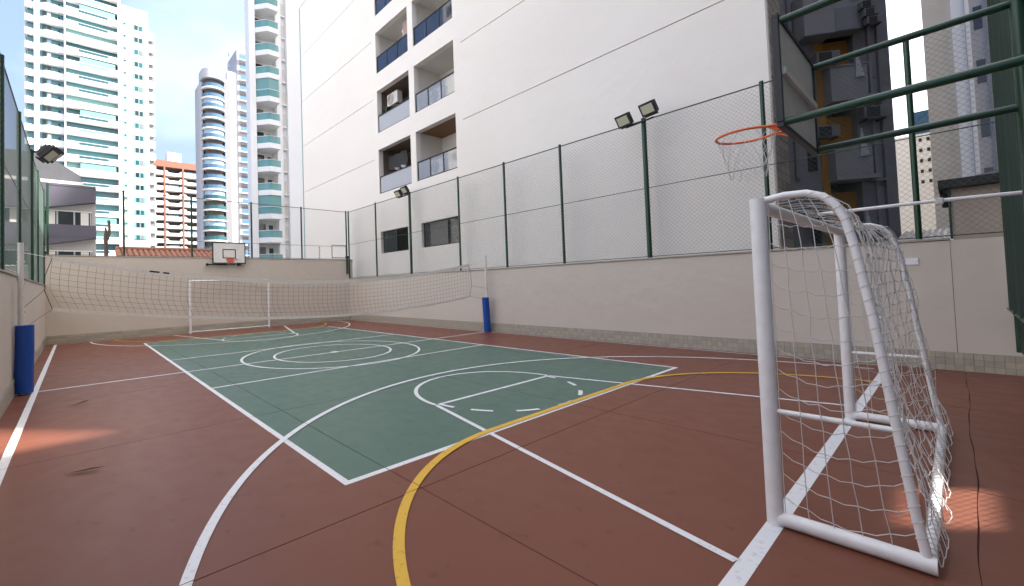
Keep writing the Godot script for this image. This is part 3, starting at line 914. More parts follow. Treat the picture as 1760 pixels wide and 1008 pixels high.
	for k in 22:
		var y := 1.5 + k * 2.82
		var s := Geo.new()
		s.prism(cur.call(3.05, 0.95), V(0, y, 0), Vector3.RIGHT, Vector3.BACK, V(0, 0.42 if k < 21 else 2.6, 0))
		put(c, "slab", s, M.off_white if k < 21 else M.grey)
		if k < 21:
			var gl := Geo.new()
			gl.prism(cur.call(2.9, 0.95), V(0, y + 0.42, 0), Vector3.RIGHT, Vector3.BACK, V(0, 1.05, 0))
			put(c, "railing_glass", gl, M.blue_glass if k > 9 else M.teal_glass)
			if k % 3 == 0:
				var cu := Geo.new()
				cu.prism(cur.call(2.6, 0.93), V(0, y + 1.47, 0), Vector3.RIGHT, Vector3.BACK, V(0, 1.35, 0))
				put(c, "enclosed_glazing", cu, M.sky_glass)
	# blue and white slab tower behind it
	var b := thing("apartment_tower", "tall pale blue and white slab with a column of small balconies", "tower", V(31.6, -0.3, -128))
	span(b, "wall", V(0, 0, -10), V(2.6, 69.5, 0), M.tower_white)
	span(b, "wall", V(2.6, 0, -10), V(9, 77, 0.5), M.grey)
	span(b, "glass_strip", V(1.0, 0, 0.001), V(1.5, 66, 0.05), M.sky_glass)
	for k in 23:
		var y := 3.0 + k * 3.2
		span(b, "balcony", V(3.2, y, 0.5), V(8, y + 0.25, 1.6), M.white)
		span(b, "railing_glass", V(3.25, y + 0.25, 1.45), V(8, y + 1.4, 1.55), M.blue_panel)
		span(b, "recess", V(3.3, y + 0.5, 0.501), V(8, y + 2.6, 0.53), [M.grey_mid, M.recess, M.grey][k % 3])
		span(b, "window", V(0.2, y + 0.6, 0.001), V(0.5, y + 1.7, 0.03), M.blue_glass)
	# white tower with green glass balconies beside the cream block
	var w := thing("apartment_tower", "white tower with angled green glass balconies beside the cream block", "tower", V(11.2, -0.3, -42))
	span(w, "pilaster", V(0, 0, -1.2), V(0.72, 52, 0.25), M.tower_white)
	span(w, "wall", V(0.72, 0, -1.9), V(3.15, 52, -0.9), M.off_white)
	span(w, "wall", V(3.151, 0, -8), V(3.85, 52, 0.3), M.tower_white)
	span(w, "wall", V(3.851, 0, -9), V(4.45, 52, -0.2), M.tower_white)
	span(w, "wall", V(4.45, 0, -9), V(14, 52, 0.5), M.tower_white)
	for k in 16:
		var y := 1.85 + k * 2.8
		var q := P2([0.72, -0.9, 0.72, 0.1, 1.85, 1.35, 3.14, 1.35, 3.14, -0.9])
		var s := Geo.new()
		s.prism(q, V(0, y, 0), Vector3.RIGHT, Vector3.BACK, V(0, 0.60, 0))
		put(w, "balcony_slab", s, M.tower_white)
		var g1 := Geo.new()
		g1.prism(P2([0.74, 0.06, 1.86, 1.30, 3.12, 1.30, 3.12, 1.27, 1.88, 1.27, 0.77, 0.04]), V(0, y + 0.60, 0), Vector3.RIGHT, Vector3.BACK, V(0, 0.80, 0))
		put(w, "railing_glass", g1, M.teal_rail)
		var g2 := Geo.new()
		g2.prism(P2([0.73, 0.09, 1.85, 1.34, 3.13, 1.34, 3.13, 1.25, 1.88, 1.25, 0.77, 0.02]), V(0, y + 1.40, 0), Vector3.RIGHT, Vector3.BACK, V(0, 0.05, 0))
		put(w, "handrail", g2, M.white)
		span(w, "door", V(0.95, y + 0.45, -0.899), V(1.9, y + 2.4, -0.86), [M.dark_glass, M.recess, M.dark_glass][k % 3])
		span(w, "window", V(2.3, y + 0.9, -0.899), V(2.8, y + 2.3, -0.86), [M.teal_glass, M.dark_glass][k % 2])
		if k % 5 == 3:
			var g3 := Geo.new()
			g3.prism(P2([0.78, 0.05, 1.88, 1.25, 3.1, 1.25, 3.1, 1.22, 1.9, 1.22, 0.8, 0.03]), V(0, y + 1.45, 0), Vector3.RIGHT, Vector3.BACK, V(0, 1.34, 0))
			put(w, "enclosed_glazing", g3, M.teal_pale)
		span(w, "window", V(3.95, y + 0.6, -0.199), V(4.4, y + 2.2, -0.17), M.off_white)
		span(w, "sill", V(3.86, y + 0.4, -0.199), V(4.44, y + 0.58, 0.1), M.white)

# ---------------------------------------------------------------- low roofs beyond the end wall
func roofs_beyond() -> void:
	var p := thing("apartment_building", "low white block banded with purple grey tiles and long windows", "building", V(-3.8, -0.3, -24))
	span(p, "wall", V(-14, 0, -10), V(0, 8.55, -0.6), M.pale_wall)
	for k in 2:
		var y: float = [0.0, -2.45][k]
		var g := Geo.new()
		var yb: float = 6.55 if k == 0 else 6.45
		g.prism(P2([-14, 8.62, 0, 8.62, 0, 7.66, -2.6, 7.1, -14, 7.1]) if k == 0 else P2([-14, 8.62, 0, 8.62, 0, 7.86, -2.6, 7.35, -14, 7.35]), V(0, y, -0.6), Vector3.RIGHT, Vector3.UP, V(0, 0, 0.6))
		put(p, "tiled_band", g, M.purple_tile)
		var w0: float = 6.18 + y
		span(p, "window_strip", V(-8.6, w0, -0.6), V(-0.2, w0 + 0.92, -0.56), M.dark_glass)
		span(p, "window_head", V(-8.6, w0 + 0.86, -0.56), V(-0.2, w0 + 0.92, -0.5), M.white)
		span(p, "window_sill", V(-8.6, w0 - 0.04, -0.56), V(-0.2, w0 + 0.02, -0.4), M.white)
		for j in 10:
			span(p, "mullion", V(-0.3 - j * 0.8, w0 + 0.02, -0.56), V(-0.22 - j * 0.8, w0 + 0.86, -0.48), M.grey)
			if (j * 3 + k) % 5 < 3:
				span(p, "curtain", V(-0.75 - j * 0.8, w0 + 0.03, -0.555), V(-0.36 - j * 0.8, w0 + 0.84, -0.54), M.off_white)
	var rf := Geo.new()
	rf.prism(P2([-9, 0, -0.65, 0, -0.75, 0.55, -2.5, 1.7, -9, 1.7]), V(0, 9.0, -8), Vector3.RIGHT, Vector3.UP, V(0, 0, 6.5))
	put(p, "roof", rf, M.roof_grey)
	span(p, "parapet", V(-14, 8.621, -8), V(-0.6, 9.0, -0.9), M.pale_wall)
	# clay tile roofs
	var c := thing("tiled_roof_house", "low house with a clay tile roof beyond the end wall", "house", V(-3.1, -0.3, -17))
	span(c, "wall", V(0.2, 0, -6), V(6.2, 3.3, -0.2), M.off_white)
	for j in 24:
		for i in 5:
			var g := Geo.new()
			var x0 := 0.1 + j * 0.26
			var z0 := 0.0 - i * 0.5
			var y0 := 3.42 + i * 0.17
			g.tube([V(x0, y0, z0), V(x0, y0 + 0.20, z0 - 0.54)], 0.132, 8)
			put(c, "roof_tile", g, M.clay)
	var rg := Geo.new()
	rg.tube([V(0, 4.4, -2.5), V(6.3, 4.4, -2.5)], 0.12, 8)
	put(c, "ridge", rg, M.clay)
	# bare trunk
	var d := thing("bare_trunk", "bare dead tree trunk rising above the end wall", "tree", V(-3.65, -0.3, -16.2))
	var tg := Geo.new()
	tg.tube([V(0, 0, 0), V(0.02, 2.5, 0), V(-0.02, 4.6, 0.02), V(0.02, 4.9, 0)], 0.085, 8)
	put(d, "trunk", tg, M.bark)
	var bg := Geo.new()
	bg.tube([V(0.0, 4.4, 0), V(0.12, 4.8, 0.05), V(0.13, 5.15, 0.05), V(0.10, 5.45, 0.04)], 0.06, 7)
	put(d, "branch", bg, M.bark)
	var b2 := Geo.new()
	b2.tube([V(0.02, 4.85, 0), V(-0.03, 5.1, 0.02)], 0.05, 6)
	put(d, "branch", b2, M.bark)

# ---------------------------------------------------------------- buildings out of the frame that shade and light the court
func outside_frame() -> void:
	# the neighbours whose gap lets two pieces of sunlight onto the floor
	var t := thing("apartment_building", "tallest grey block behind the green end fence", "building", V(0, -0.3, 14))
	var g := Geo.new()
	g.prism(P2([6.1, 0, 30, 0, 30, 8, 14.1, 8]), Vector3.ZERO, Vector3.RIGHT, Vector3.BACK, V(0, 31, 0))
	put(t, "wall", g, M.concrete)
	var u := thing("apartment_building", "lower grey block behind the green end fence", "building", V(0, -0.3, 14))
	span(u, "wall", V(-14, 0, 0), V(3.9, 20, 8), M.concrete)
	var w := thing("wall_link", "plain linking wall with an opening between two blocks behind the end fence", "wall", V(0, 0, 14))
	span(w, "lower_wall", V(3.9, -0.3, 0.02), V(6.38, 5.95, 0.3), M.concrete)
	span(w, "upper_wall", V(3.9, 6.8, 0.02), V(6.38, 13.9, 0.3), M.concrete)
	span(w, "side_wall", V(4.9, 5.951, 0.02), V(6.38, 6.799, 0.3), M.concrete)
	var q := thing("apartment_tower", "tall pale tower standing behind the cream block", "tower", V(26, -0.3, -24))
	span(q, "wall", V(0, 0, 0), V(20, 62, 20), M.off_white)
	var s := thing("apartment_tower", "tall white tower along the long wall with the floodlight pair", "tower", V(-13, -0.3, 0))
	span(s, "wall", V(-10, 0, -23), V(0, 40, 3), M.tower_white)
	for k in 12:
		span(s, "balcony_band", V(0.001, 3.0 + k * 3.0, -22), V(0.5, 4.0 + k * 3.0, 2), M.white)
		for j in 6:
			span(s, "window", V(0.001, 4.2 + k * 3.0, -21 + j * 4.0), V(0.05, 5.6 + k * 3.0, -19.4 + j * 4.0), M.sky_glass)

# ---------------------------------------------------------------- goals
func frame_profile() -> Array:
	# y, z of the side hoop from post top to the rear foot
	return [Vector2(1.985, 8.70), Vector2(2.0, 8.80), Vector2(1.995, 8.90), Vector2(1.965, 8.97), Vector2(1.91, 9.02), Vector2(1.83, 9.055), Vector2(1.68, 9.085), Vector2(1.28, 9.14), Vector2(0.67, 9.205), Vector2(0.30, 9.245), Vector2(0.05, 9.28)]

func at_profile(pr: Array, s: float) -> Vector2:
	var L := 0.0
	for i in pr.size() - 1: L += pr[i].distance_to(pr[i + 1])
	var d := s * L
	for i in pr.size() - 1:
		var e: float = pr[i].distance_to(pr[i + 1])
		if d <= e: return pr[i].lerp(pr[i + 1], d / e)
		d -= e
	return pr[pr.size() - 1]

func near_goal() -> void:
	var xa := -1.44
	var xb := 1.50
	var z0 := 8.67
	var t := thing("soccer_goal", "white tubular football goal with a loose net on the wide baseline", "goal")
	for x in [xa, xb]:
		var g := Geo.new()
		g.tube([V(x, 0.0, z0), V(x, 1.985, z0), V(x, 2.0, z0)], 0.043, 16)
		put(t, "post", g, M.white_metal)
		var h := Geo.new()
		var pts := []
		for q in frame_profile(): pts.append(V(x, q.x, q.y))
		h.tube(pts, 0.021, 10)
		put(t, "rear_stanchion", h, M.white_metal)
		var b := Geo.new()
		b.tube([V(x, 0.69, z0 + 0.03), V(x, 0.69, 9.20)], 0.016, 8)
		put(t, "brace", b, M.white_metal)
		var k := Geo.new()
		k.tube([V(x, 0.043, z0 + 0.02), V(x, 0.043, 9.31)], 0.043, 14)
		put(t, "ground_bar", k, M.white_metal)
	var cb := Geo.new()
	cb.tube([V(xa + 0.02, 1.955, z0), V(xb - 0.02, 1.955, z0)], 0.040, 14)
	put(t, "crossbar", cb, M.white_metal)
	var rb := Geo.new()
	rb.tube([V(xa, 0.06, 9.285), V(xb, 0.06, 9.285)], 0.024, 10)
	put(t, "rear_bar", rb, M.white_metal)
	# net: back and roof in one sheet, then the two sides
	var pr := frame_profile()
	var cols := 25
	var rows := 24
	var grid := []
	for i in cols + 1:
		var u := float(i) / cols
		var col := []
		for j in rows + 1:
			var s := float(j) / rows
			var q := at_profile(pr, s)
			var x := lerpf(xa, xb, u)
			var side := sin(PI * u)
			var sag := side * (0.10 * sin(PI * minf(1.0, s * 3.0)) if s < 0.25 else 0.0)
			var inw := side * 0.12 * sin(PI * clampf((s - 0.2) / 0.8, 0, 1))
			var spill := 0.0
			if s > 0.8: spill = (s - 0.8) * 0.12
			var jx := rng.randf_range(-0.012, 0.012) + 0.018 * sin(i * 2.3 + j * 1.1)
			var jz := rng.randf_range(-0.008, 0.012) + 0.012 * sin(i * 1.7 - j * 0.9)
			col.append(V(x + jx * side, maxf(0.01, q.x - sag + rng.randf_range(-0.006, 0.006)), q.y - inw + spill + jz + 0.028))
		grid.append(col)
	var n := Geo.new()
	for i in cols + 1:
		for j in rows:
			n.wire(grid[i][j], grid[i][j + 1], 0.0028)
	for j in rows + 1:
		for i in cols:
			var mid: Vector3 = (grid[i][j] + grid[i + 1][j]) * 0.5 - V(0, 0.02 * (0.4 + 0.6 * float(j) / rows), 0)
			n.wire(grid[i][j], mid, 0.0028)
			n.wire(mid, grid[i + 1][j], 0.0028)
	var nb := put(t, "back_net", n, M.cord)
	for x in [xa, xb]:
		var g := Geo.new()
		var sg := -1.0 if x == xa else 1.0
		var pts := {}
		var C := 5
		var R := 15
		for i in C + 1:
			for j in R + 1:
				var yy := lerpf(1.98, 0.06, float(j) / R)
				# z of stanchion at this height
				var zr := 9.28
				for q in pr.size() - 1:
					if pr[q + 1].x <= yy and pr[q].x >= yy and pr[q].y > 8.85:
						zr = lerpf(pr[q].y, pr[q + 1].y, (pr[q].x - yy) / maxf(0.001, pr[q].x - pr[q + 1].x))
						break
				if yy > 1.965: zr = 8.95
				var u := float(i) / C
				var z := lerpf(z0 + 0.05, zr, u)
				var drop := 0.06 * sin(PI * u) * (0.4 + float(j) / R) + 0.05 * u * (1.0 - float(j) / R)
				if j == 0: drop = 0.0
				pts[Vector2i(i, j)] = V(x + sg * 0.03 * sin(PI * u) * sin(PI * j / R) + rng.randf_range(-0.006, 0.006), maxf(0.02, yy - drop + rng.randf_range(-0.01, 0.01)), z + rng.randf_range(-0.006, 0.006) * sin(PI * u))
		for i in C + 1:
			for j in R + 1:
				if j < R: g.wire(pts[Vector2i(i, j)], pts[Vector2i(i, j + 1)], 0.0028)
				if i < C:
					var mid: Vector3 = (pts[Vector2i(i, j)] + pts[Vector2i(i + 1, j)]) * 0.5 - V(0, 0.014, 0)
					g.wire(pts[Vector2i(i, j)], mid, 0.0028)
					g.wire(mid, pts[Vector2i(i + 1, j)], 0.0028)
		put(t, "side_net", g, M.cord)
	# lacing round the frame pipes
	var lc := Geo.new()
	for x in [xa, xb]:
		for k in 26:
			var q := at_profile(pr, 0.1 + 0.88 * k / 26.0)
			var ring := []
			for i in 7: ring.append(V(x + 0.0225 * cos(TAU * i / 7.0), q.x + 0.012 * sin(TAU * i / 7.0), q.y + 0.0225 * sin(TAU * i / 7.0)))
			lc.tube(ring, 0.0024, 4, false, true)
	for k in 44:
		var x := lerpf(xa, xb, (k + 0.5) / 44.0)
		var ring := []
		for i in 7: ring.append(V(x + 0.02 * sin(TAU * i / 7.0), 0.06 + 0.029 * cos(TAU * i / 7.0), 9.285 + 0.029 * sin(TAU * i / 7.0)))
		lc.tube(ring, 0.0024, 4, false, true)
	put(t, "lacing", lc, M.cord)

func far_goal() -> void:
	var t := thing("soccer_goal", "white football goal without net before the tall end wall", "goal")
	for x in [-1.44, 1.50]:
		var g := Geo.new()
		g.tube([V(x, 0, -8.72), V(x, 2.0, -8.72)], 0.042, 12)
		put(t, "post", g, M.white_metal)
		var k := Geo.new()
		k.tube([V(x, 0.035, -8.72), V(x, 0.035, -8.99)], 0.03, 8)
		put(t, "ground_bar", k, M.white_metal)
	var cb := Geo.new()
	cb.tube([V(-1.44, 1.97, -8.72), V(1.50, 1.97, -8.72)], 0.035, 12)
	put(t, "crossbar", cb, M.white_metal)
	var rb := Geo.new()
	rb.tube([V(-1.44, 0.03, -8.98), V(1.50, 0.03, -8.98)], 0.022, 8)
	put(t, "rear_bar", rb, M.white_metal)

# ---------------------------------------------------------------- basketball hoops
func rim_and_net(t: Node3D, c: Vector3, dz: float, R: float, wr: float, back: float) -> void:
	var g := Geo.new()
	var ring := []
	for i in 36: ring.append(c + V(R * cos(TAU * i / 36), 0, R * sin(TAU * i / 36)))
	g.tube(ring, 0.011, 8, false, true)
	put(t, "rim", g, M.orange)
	var b := Geo.new()
	for x in [-0.09, 0.09]:
		b.tube([c + V(x * 1.8, -0.002, dz * R * 0.75), V(c.x + x, c.y - 0.0, back)], 0.009, 6)
		b.tube([c + V(x * 1.6, -0.01, dz * R * 0.86), V(c.x + x, c.y - 0.10, back)], 0.008, 6)
	b.box(V(c.x, c.y - 0.03, back - dz * 0.006), V(0.24, 0.18, 0.012))
	put(t, "rim_bracket", b, M.orange)
	var n := Geo.new()
	var rows := 5
	for k in 12:
		for j in rows:
			for s in [-0.5, 0.5]:
				var a0 := TAU * (k + (0.5 if j % 2 else 0.0)) / 12
				var a1: float = TAU * (k + (0.5 if j % 2 else 0.0) + s) / 12
				var r0 := R * (1.0 - 0.42 * pow(float(j) / rows, 0.8))
				var r1 := R * (1.0 - 0.42 * pow(float(j + 1) / rows, 0.8))
				n.wire(c + V(r0 * cos(a0), -0.40 * j / rows, r0 * sin(a0)), c + V(r1 * cos(a1), -0.40 * (j + 1) / rows, r1 * sin(a1)), wr)
	put(t, "hoop_net", n, M.cord)

func hoops() -> void:
	var t := thing("basketball_hoop", "basketball hoop on long green pipes above the netted goal", "basketball hoop")
	bx(t, "backboard", V(0.04, 3.08, 8.645), V(1.26, 0.82, 0.022), M.board)
	for q in [[V(0.04, 3.50, 8.645), V(1.30, 0.035, 0.045)], [V(0.04, 2.66, 8.645), V(1.30, 0.035, 0.045)], [V(-0.60, 3.08, 8.645), V(0.035, 0.80, 0.045)], [V(0.68, 3.08, 8.645), V(0.035, 0.80, 0.045)]]:
		bx(t, "board_frame", q[0], q[1], M.black, 0.003)
	bx(t, "stiffener", V(0.04, 3.08, 8.67), V(1.2, 0.05, 0.03), M.white_worn)
	for x in [-0.57, 0.65]:
		for y in [2.68, 3.46]:
			var g := Geo.new()
			g.tube([V(x, y, 8.672), V(x, y + 0.02, 9.78)], 0.029, 12)
			put(t, "pipe", g, M.green_metal)
	for x in [-0.57, 0.65]:
		var mp := Geo.new()
		mp.tube([V(x, 0.93, 9.80), V(x, 4.4, 9.80)], 0.04, 12)
		put(t, "mounting_post", mp, M.green_metal)
	for y in [2.69, 3.47]:
		span(t, "mounting_bar", V(-0.72, y - 0.03, 9.842), V(0.80, y + 0.03, 9.87), M.green_metal)
	rim_and_net(t, V(0.04, 2.81, 8.27), 1.0, 0.228, 0.0026, 8.63)
	var s := thing("basketball_hoop", "small hoop with a black edged pale board on the tall end wall", "basketball hoop")
	bx(s, "backboard", V(0.02, 3.08, -8.9), V(1.18, 0.80, 0.02), M.board_far)
	for q in [[V(0.02, 3.49, -8.9), V(1.26, 0.04, 0.04)], [V(0.02, 2.67, -8.9), V(1.26, 0.04, 0.04)], [V(-0.59, 3.08, -8.9), V(0.04, 0.78, 0.04)], [V(0.63, 3.08, -8.9), V(0.04, 0.78, 0.04)]]:
		bx(s, "board_frame", q[0], q[1], M.black, 0.003)
	for q in [[V(0.02, 3.22, -8.888), V(0.50, 0.035, 0.006)], [V(0.02, 2.88, -8.888), V(0.50, 0.035, 0.006)], [V(-0.215, 3.05, -8.888), V(0.035, 0.305, 0.006)], [V(0.255, 3.05, -8.888), V(0.035, 0.305, 0.006)]]:
		bx(s, "target_square", q[0], q[1], M.black)
	for x in [-0.35, 0.4]:
		for y in [2.75, 3.4]:
			var g := Geo.new()
			g.tube([V(x, y, -8.91), V(x, y, -9.05)], 0.025, 8)
			put(s, "pipe", g, M.green_metal)
	span(s, "lower_bar", V(-0.78, 2.60, -8.99), V(0.5, 2.64, -8.95), M.black)
	bx(s, "bar_end", V(-0.78, 2.62, -8.97), V(0.1, 0.1, 0.08), M.black, 0.02)
	bx(s, "bar_end", V(0.38, 2.62, -8.97), V(0.1, 0.1, 0.08), M.black, 0.02)
	rim_and_net(s, V(0.05, 2.80, -8.62), -1.0, 0.225, 0.0016, -8.885)

# ---------------------------------------------------------------- volleyball
func net_top(x: float) -> float:
	var u := (x + 0.2) / 4.85
	return 1.72 + 0.44 * u * u + (0.04 * (-u) if u < 0 else 0.0)

func net_bottom(x: float) -> float:
	var u := (x - 0.2) / 4.85
	return 0.87 + 0.34 * u * u + (0.05 * (-u) if u < 0 else 0.0)

func volleyball() -> void:
	for k in 2:
		var x: float = [-5.46, 5.32][k]
		var t := thing("volleyball_post", ["white volleyball post in a blue pad against the grey beige long wall", "white volleyball post in a blue pad before the cream building wall"][k], "post", V(x, 0, 0.08), "volleyball posts")
		var g := Geo.new()
		g.tube([V(0, 0, 0), V(0, 2.41, 0)], 0.038, 12)
		put(t, "post", g, M.white_worn)
		# open fronted pad round the post
		var pd := Geo.new()
		var r0 := 0.118 if k == 0 else 0.11
		var off := 0.03 if k == 0 else -0.015
		var lean := V(-0.045 if k == 1 else 0.01, 0, 0)
		pd.tube([V(off, 0.03, 0), V(off, 0.035, 0), V(off, 0.36, 0), V(off + 0.004, 0.75, 0), V(off, 1.09, 0), V(off, 1.095, 0)], r0, 22)
		var p := put(t, "pad", pd, M.blue_pad)
		p.rotation.z = -lean.x * 1.1
		for yy in [0.35, 0.75]:
			var st := Geo.new()
			var ring := []
			for i in 20:
				var a := TAU * i / 20.0
				ring.append(V(cos(a) * (r0 + 0.001) + off, yy, sin(a) * (r0 + 0.001)))
			st.tube(ring, 0.004, 4, false, true)
			put(p, "seam", st, M.blue_pad)
		for yy in [1.30, 1.75, 2.1]:
			var hk := Geo.new()
			hk.tube([V(-0.045, yy, 0), V(0.05, yy + 0.01, 0.0)], 0.014, 6)
			put(t, "hook", hk, M.white_worn)
	var n := thing("volleyball_net", "sagging black volleyball net with pale bands strung across the court", "net")
	var z := 0.08
	var xa := -5.08
	var xb := 4.56
	var N := 82
	var tb := Geo.new()
	var bb := Geo.new()
	var ms := Geo.new()
	for i in N:
		var x0 := lerpf(xa, xb, float(i) / N)
		var x1 := lerpf(xa, xb, float(i + 1) / N)
		for s in [-0.004, 0.004]:
			tb.quad(V(x0, net_top(x0) - 0.08, z + s), V(x1, net_top(x1) - 0.08, z + s), V(x1, net_top(x1), z + s), V(x0, net_top(x0), z + s), V(0, 0, signf(s)))
			bb.quad(V(x0, net_bottom(x0) - 0.03, z + s), V(x1, net_bottom(x1) - 0.03, z + s), V(x1, net_bottom(x1) + 0.025, z + s), V(x0, net_bottom(x0) + 0.025, z + s), V(0, 0, signf(s)))
		tb.quad(V(x0, net_top(x0), z - 0.004), V(x1, net_top(x1), z - 0.004), V(x1, net_top(x1), z + 0.004), V(x0, net_top(x0), z + 0.004), Vector3.UP)
		bb.quad(V(x0, net_bottom(x0) + 0.025, z - 0.004), V(x1, net_bottom(x1) + 0.025, z - 0.004), V(x1, net_bottom(x1) + 0.025, z + 0.004), V(x0, net_bottom(x0) + 0.025, z + 0.004), Vector3.UP)
	var R := 8
	var pt := func(i: int, j: int) -> Vector3:
		var x := lerpf(xa, xb, float(i) / N)
		var a := net_top(x) - 0.08
		var b := net_bottom(x) + 0.025
		var v := float(j) / R
		# loose cords hang in a bend, leaning along the net in the lower part
		return V(x + (0.10 * (v - 0.62) / 0.38 if v > 0.62 else 0.0) * (1.0 - float(i) / N) - 0.03 * sin(v * PI), lerpf(a, b, v), z + 0.02 * sin(v * PI))
	for i in N + 1:
		for j in R + 1:
			if j < R: ms.wire(pt.call(i, j), pt.call(i, j + 1), 0.0023)
			if i < N and j > 0 and j < R: ms.wire(pt.call(i, j), pt.call(i + 1, j), 0.0023)
	put(n, "top_band", tb, M.band)
	put(n, "bottom_band", bb, M.band)
	put(n, "net_mesh", ms, M.net_black)
	var marks := Geo.new()
	for q in [[-3.72, 0.16], [-3.50, 0.10]]:
		marks.quad(V(q[0], net_top(q[0]) - 0.045, z + 0.007), V(q[0] + q[1], net_top(q[0] + q[1]) - 0.045, z + 0.007), V(q[0] + q[1], net_top(q[0] + q[1]) - 0.015, z + 0.007), V(q[0], net_top(q[0]) - 0.015, z + 0.007), Vector3.BACK)
	put(n, "band_mark", marks, M.black_soft)
	for e in [[xa, -1.0, -5.42], [xb, 1.0, 5.28]]:
		var x: float = e[0]
		var s: float = e[1]
		var px: float = e[2]
		var c := Geo.new()
		var m1 := V(x + s * 0.09, net_top(x) - 0.32, z)
		var m2 := V(x + s * 0.10, net_bottom(x) + 0.32, z)
		c.tube([V(x, net_top(x) - 0.03, z), m1, m2, V(x, net_bottom(x), z)], 0.006, 5)
		c.tube([m2, V(px, 1.38, z)], 0.004, 4)
		c.tube([V(x, net_bottom(x), z), V(px, 1.05, z)], 0.003, 4)
		put(n, "side_cord", c, M.net_black)
		var tc := Geo.new()
		tc.tube([V(x, net_top(x) - 0.03, z), V(px, 2.25, z)], 0.005, 5)
		put(n, "tension_cord", tc, M.band)
	# white antenna at the net end
	var an := Geo.new()
	an.tube([V(4.5, net_bottom(4.5), z + 0.02), V(4.5, net_top(4.5) + 0.45, z + 0.02)], 0.006, 5)
	put(n, "antenna", an, M.white_worn)

# ---------------------------------------------------------------- floodlights
func lamp_head(t: Node3D, at: Vector3, yaw: float, pitch: float, s: float) -> void:
	var h := Node3D.new()
	h.name = "lamp_head"
	t.add_child(h, true)
	h.position = at
	h.rotation = V(pitch, yaw, 0)
	bx(h, "housing", V(0, 0, -0.05), V(0.34, 0.26, 0.09) * s, M.black, 0.012)
	bx(h, "bezel", V(0, 0, 0.0), V(0.36, 0.28, 0.03) * s, M.black_soft, 0.008)
	bx(h, "reflector", V(0, 0, 0.013 * s), V(0.27, 0.19, 0.012) * s, M.lamp_glass)
	for k in 5:
		bx(h, "cooling_fin", V(-0.12 + k * 0.06, 0, -0.105) * s, V(0.01, 0.2, 0.04) * s, M.black)
	bx(h, "yoke", V(0, -0.16, -0.04) * s, V(0.3, 0.03, 0.03) * s, M.black_soft)

func floodlights() -> void:
	var a := thing("floodlight", "pair of black floodlights on the thick green post before plain cream wall", "floodlight", V(5.50, 5.25, 5.0), "floodlights on the fences")
	lamp_head(a, V(-0.18, 0.02, -0.36), -PI / 2 - 0.25, 0.55, 1.05)
	lamp_head(a, V(-0.22, 0.10, 0.22), -PI / 2 - 0.25, 0.55, 1.05)
	var g := Geo.new()
	g.tube([V(-0.05, -0.12, -0.36), V(-0.03, -0.06, 0.26)], 0.022, 8)
	put(a, "arm", g, M.black)
	var b := thing("floodlight", "pair of black floodlights on the fence post below the frosted balcony", "floodlight", V(5.50, 5.25, -4.09), "floodlights on the fences")
	lamp_head(b, V(-0.15, 0.0, -0.5), -PI / 2 - 0.1, 0.6, 1.05)
	lamp_head(b, V(-0.2, 0.05, 0.0), -PI / 2 - 0.1, 0.6, 1.05)
	var g2 := Geo.new()
	g2.tube([V(-0.03, -0.12, -0.5), V(-0.03, -0.1, 0.1)], 0.022, 8)
	put(b, "arm", g2, M.black)
	var c := thing("floodlight", "pair of black floodlights on the fence before the white teal tower", "floodlight", V(-5.55, 5.0, -4.2), "floodlights on the fences")
	lamp_head(c, V(0.30, -0.04, 0.0), PI / 2 - 0.25, 0.75, 1.4)
	lamp_head(c, V(0.36, 0.10, -0.5), PI / 2 - 0.25, 0.75, 1.4)
	var g3 := Geo.new()
	g3.tube([V(0, 0, 0), V(0.22, 0.02, -0.02), V(0.28, 0.06, -0.4)], 0.024, 8)
	put(c, "arm", g3, M.black)

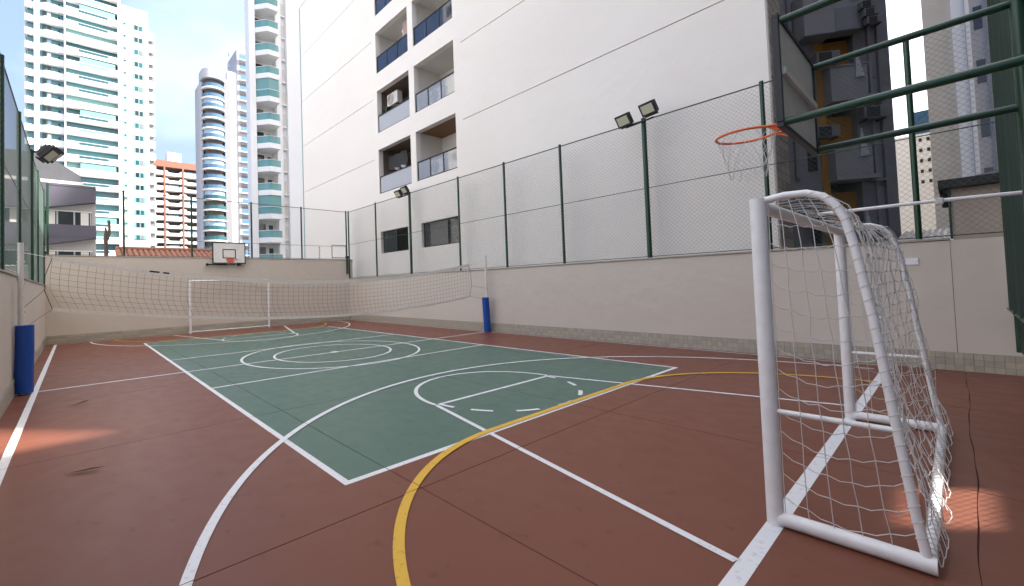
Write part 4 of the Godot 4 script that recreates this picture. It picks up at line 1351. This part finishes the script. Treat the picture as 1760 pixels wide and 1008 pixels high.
# ---------------------------------------------------------------- small things
func small_things() -> void:
	# white pipe holding the goal from the end wall
	var p := thing("steel_pipe", "thin white pipe running from the green end fence above the goal", "pipe", V(1.46, 2.16, 0))
	var g := Geo.new()
	g.tube([V(0, 0, 8.52), V(0, 0, 9.36)], 0.017, 8)
	put(p, "tube", g, M.white_metal)
	var g2 := Geo.new()
	g2.tube([V(0, 0, 9.36), V(0, -0.01, 9.84)], 0.019, 8)
	put(p, "tube", g2, M.white_metal)
	bx(p, "clamp", V(0, -0.005, 9.36), V(0.05, 0.06, 0.05), M.white_worn, 0.006)
	# switch plate on the wall
	var s := thing("wall_plate", "small white cover plate on the beige wall behind the goal", "plate", V(5.492, 1.66, 8.98))
	bx(s, "cover", V(0, 0, 0), V(0.016, 0.1, 0.16), M.white, 0.004)
	bx(s, "screw", V(-0.009, 0, -0.06), V(0.004, 0.012, 0.012), M.grey)
	bx(s, "screw", V(-0.009, 0, 0.06), V(0.004, 0.012, 0.012), M.grey)
	# insulator posts of an electric wire on the end wall
	for k in 2:
		var x: float = [4.05, 0.85][k]
		var t := thing("insulator_post", ["thin post with black insulators on the end wall near the frame", "thin post with black insulators beside the small hoop board"][k], "post", V(x, 2.9, -9.2))
		var pg := Geo.new()
		pg.tube([V(0, 0, 0), V(0, 0.62, 0)], 0.012, 6)
		put(t, "rod", pg, M.white_worn)
		for i in 5:
			bx(t, "insulator", V(0.02, 0.08 + i * 0.12, 0.01), V(0.05, 0.045, 0.05), M.black, 0.008)
	var rp := thing("rope", "thin dark rope hanging on the grey beige wall by the blue pad", "rope", V(-5.535, 0, -0.35))
	var rg := Geo.new()
	rg.tube([V(0, 1.86, 0), V(0.012, 1.7, -0.05), V(0.01, 1.55, -0.12), V(0.012, 1.35, -0.3), V(0.01, 1.2, -0.38), V(0.012, 1.1, -0.36)], 0.006, 5)
	put(rp, "strand", rg, M.net_black)
	# dry leaves on the floor
	for q in [[-4.72, 4.6, 0.2, 0.30], [-4.75, 1.55, 1.2, 0.34]]:
		var t := thing("dry_leaf", ["long dry leaf on the red floor beside the white line", "thin dry leaf on the red floor near the blue pad"][0 if q[1] > 4 else 1], "leaf", V(q[0], 0.012, q[1]))
		t.rotation.y = q[2] - 0.4
		var lg := Geo.new()
		var L: float = q[3]
		var pts := [V(-L / 2, 0, 0), V(-L / 5, 0.012, 0.018), V(L / 5, 0.016, 0.014), V(L / 2, 0.002, 0), V(L / 5, 0.01, -0.014), V(-L / 5, 0.01, -0.016)]
		for i in range(1, 5): lg.tri(pts[0], pts[i], pts[i + 1], Vector3.UP)
		put(t, "blade", lg, M.leaf_dry)
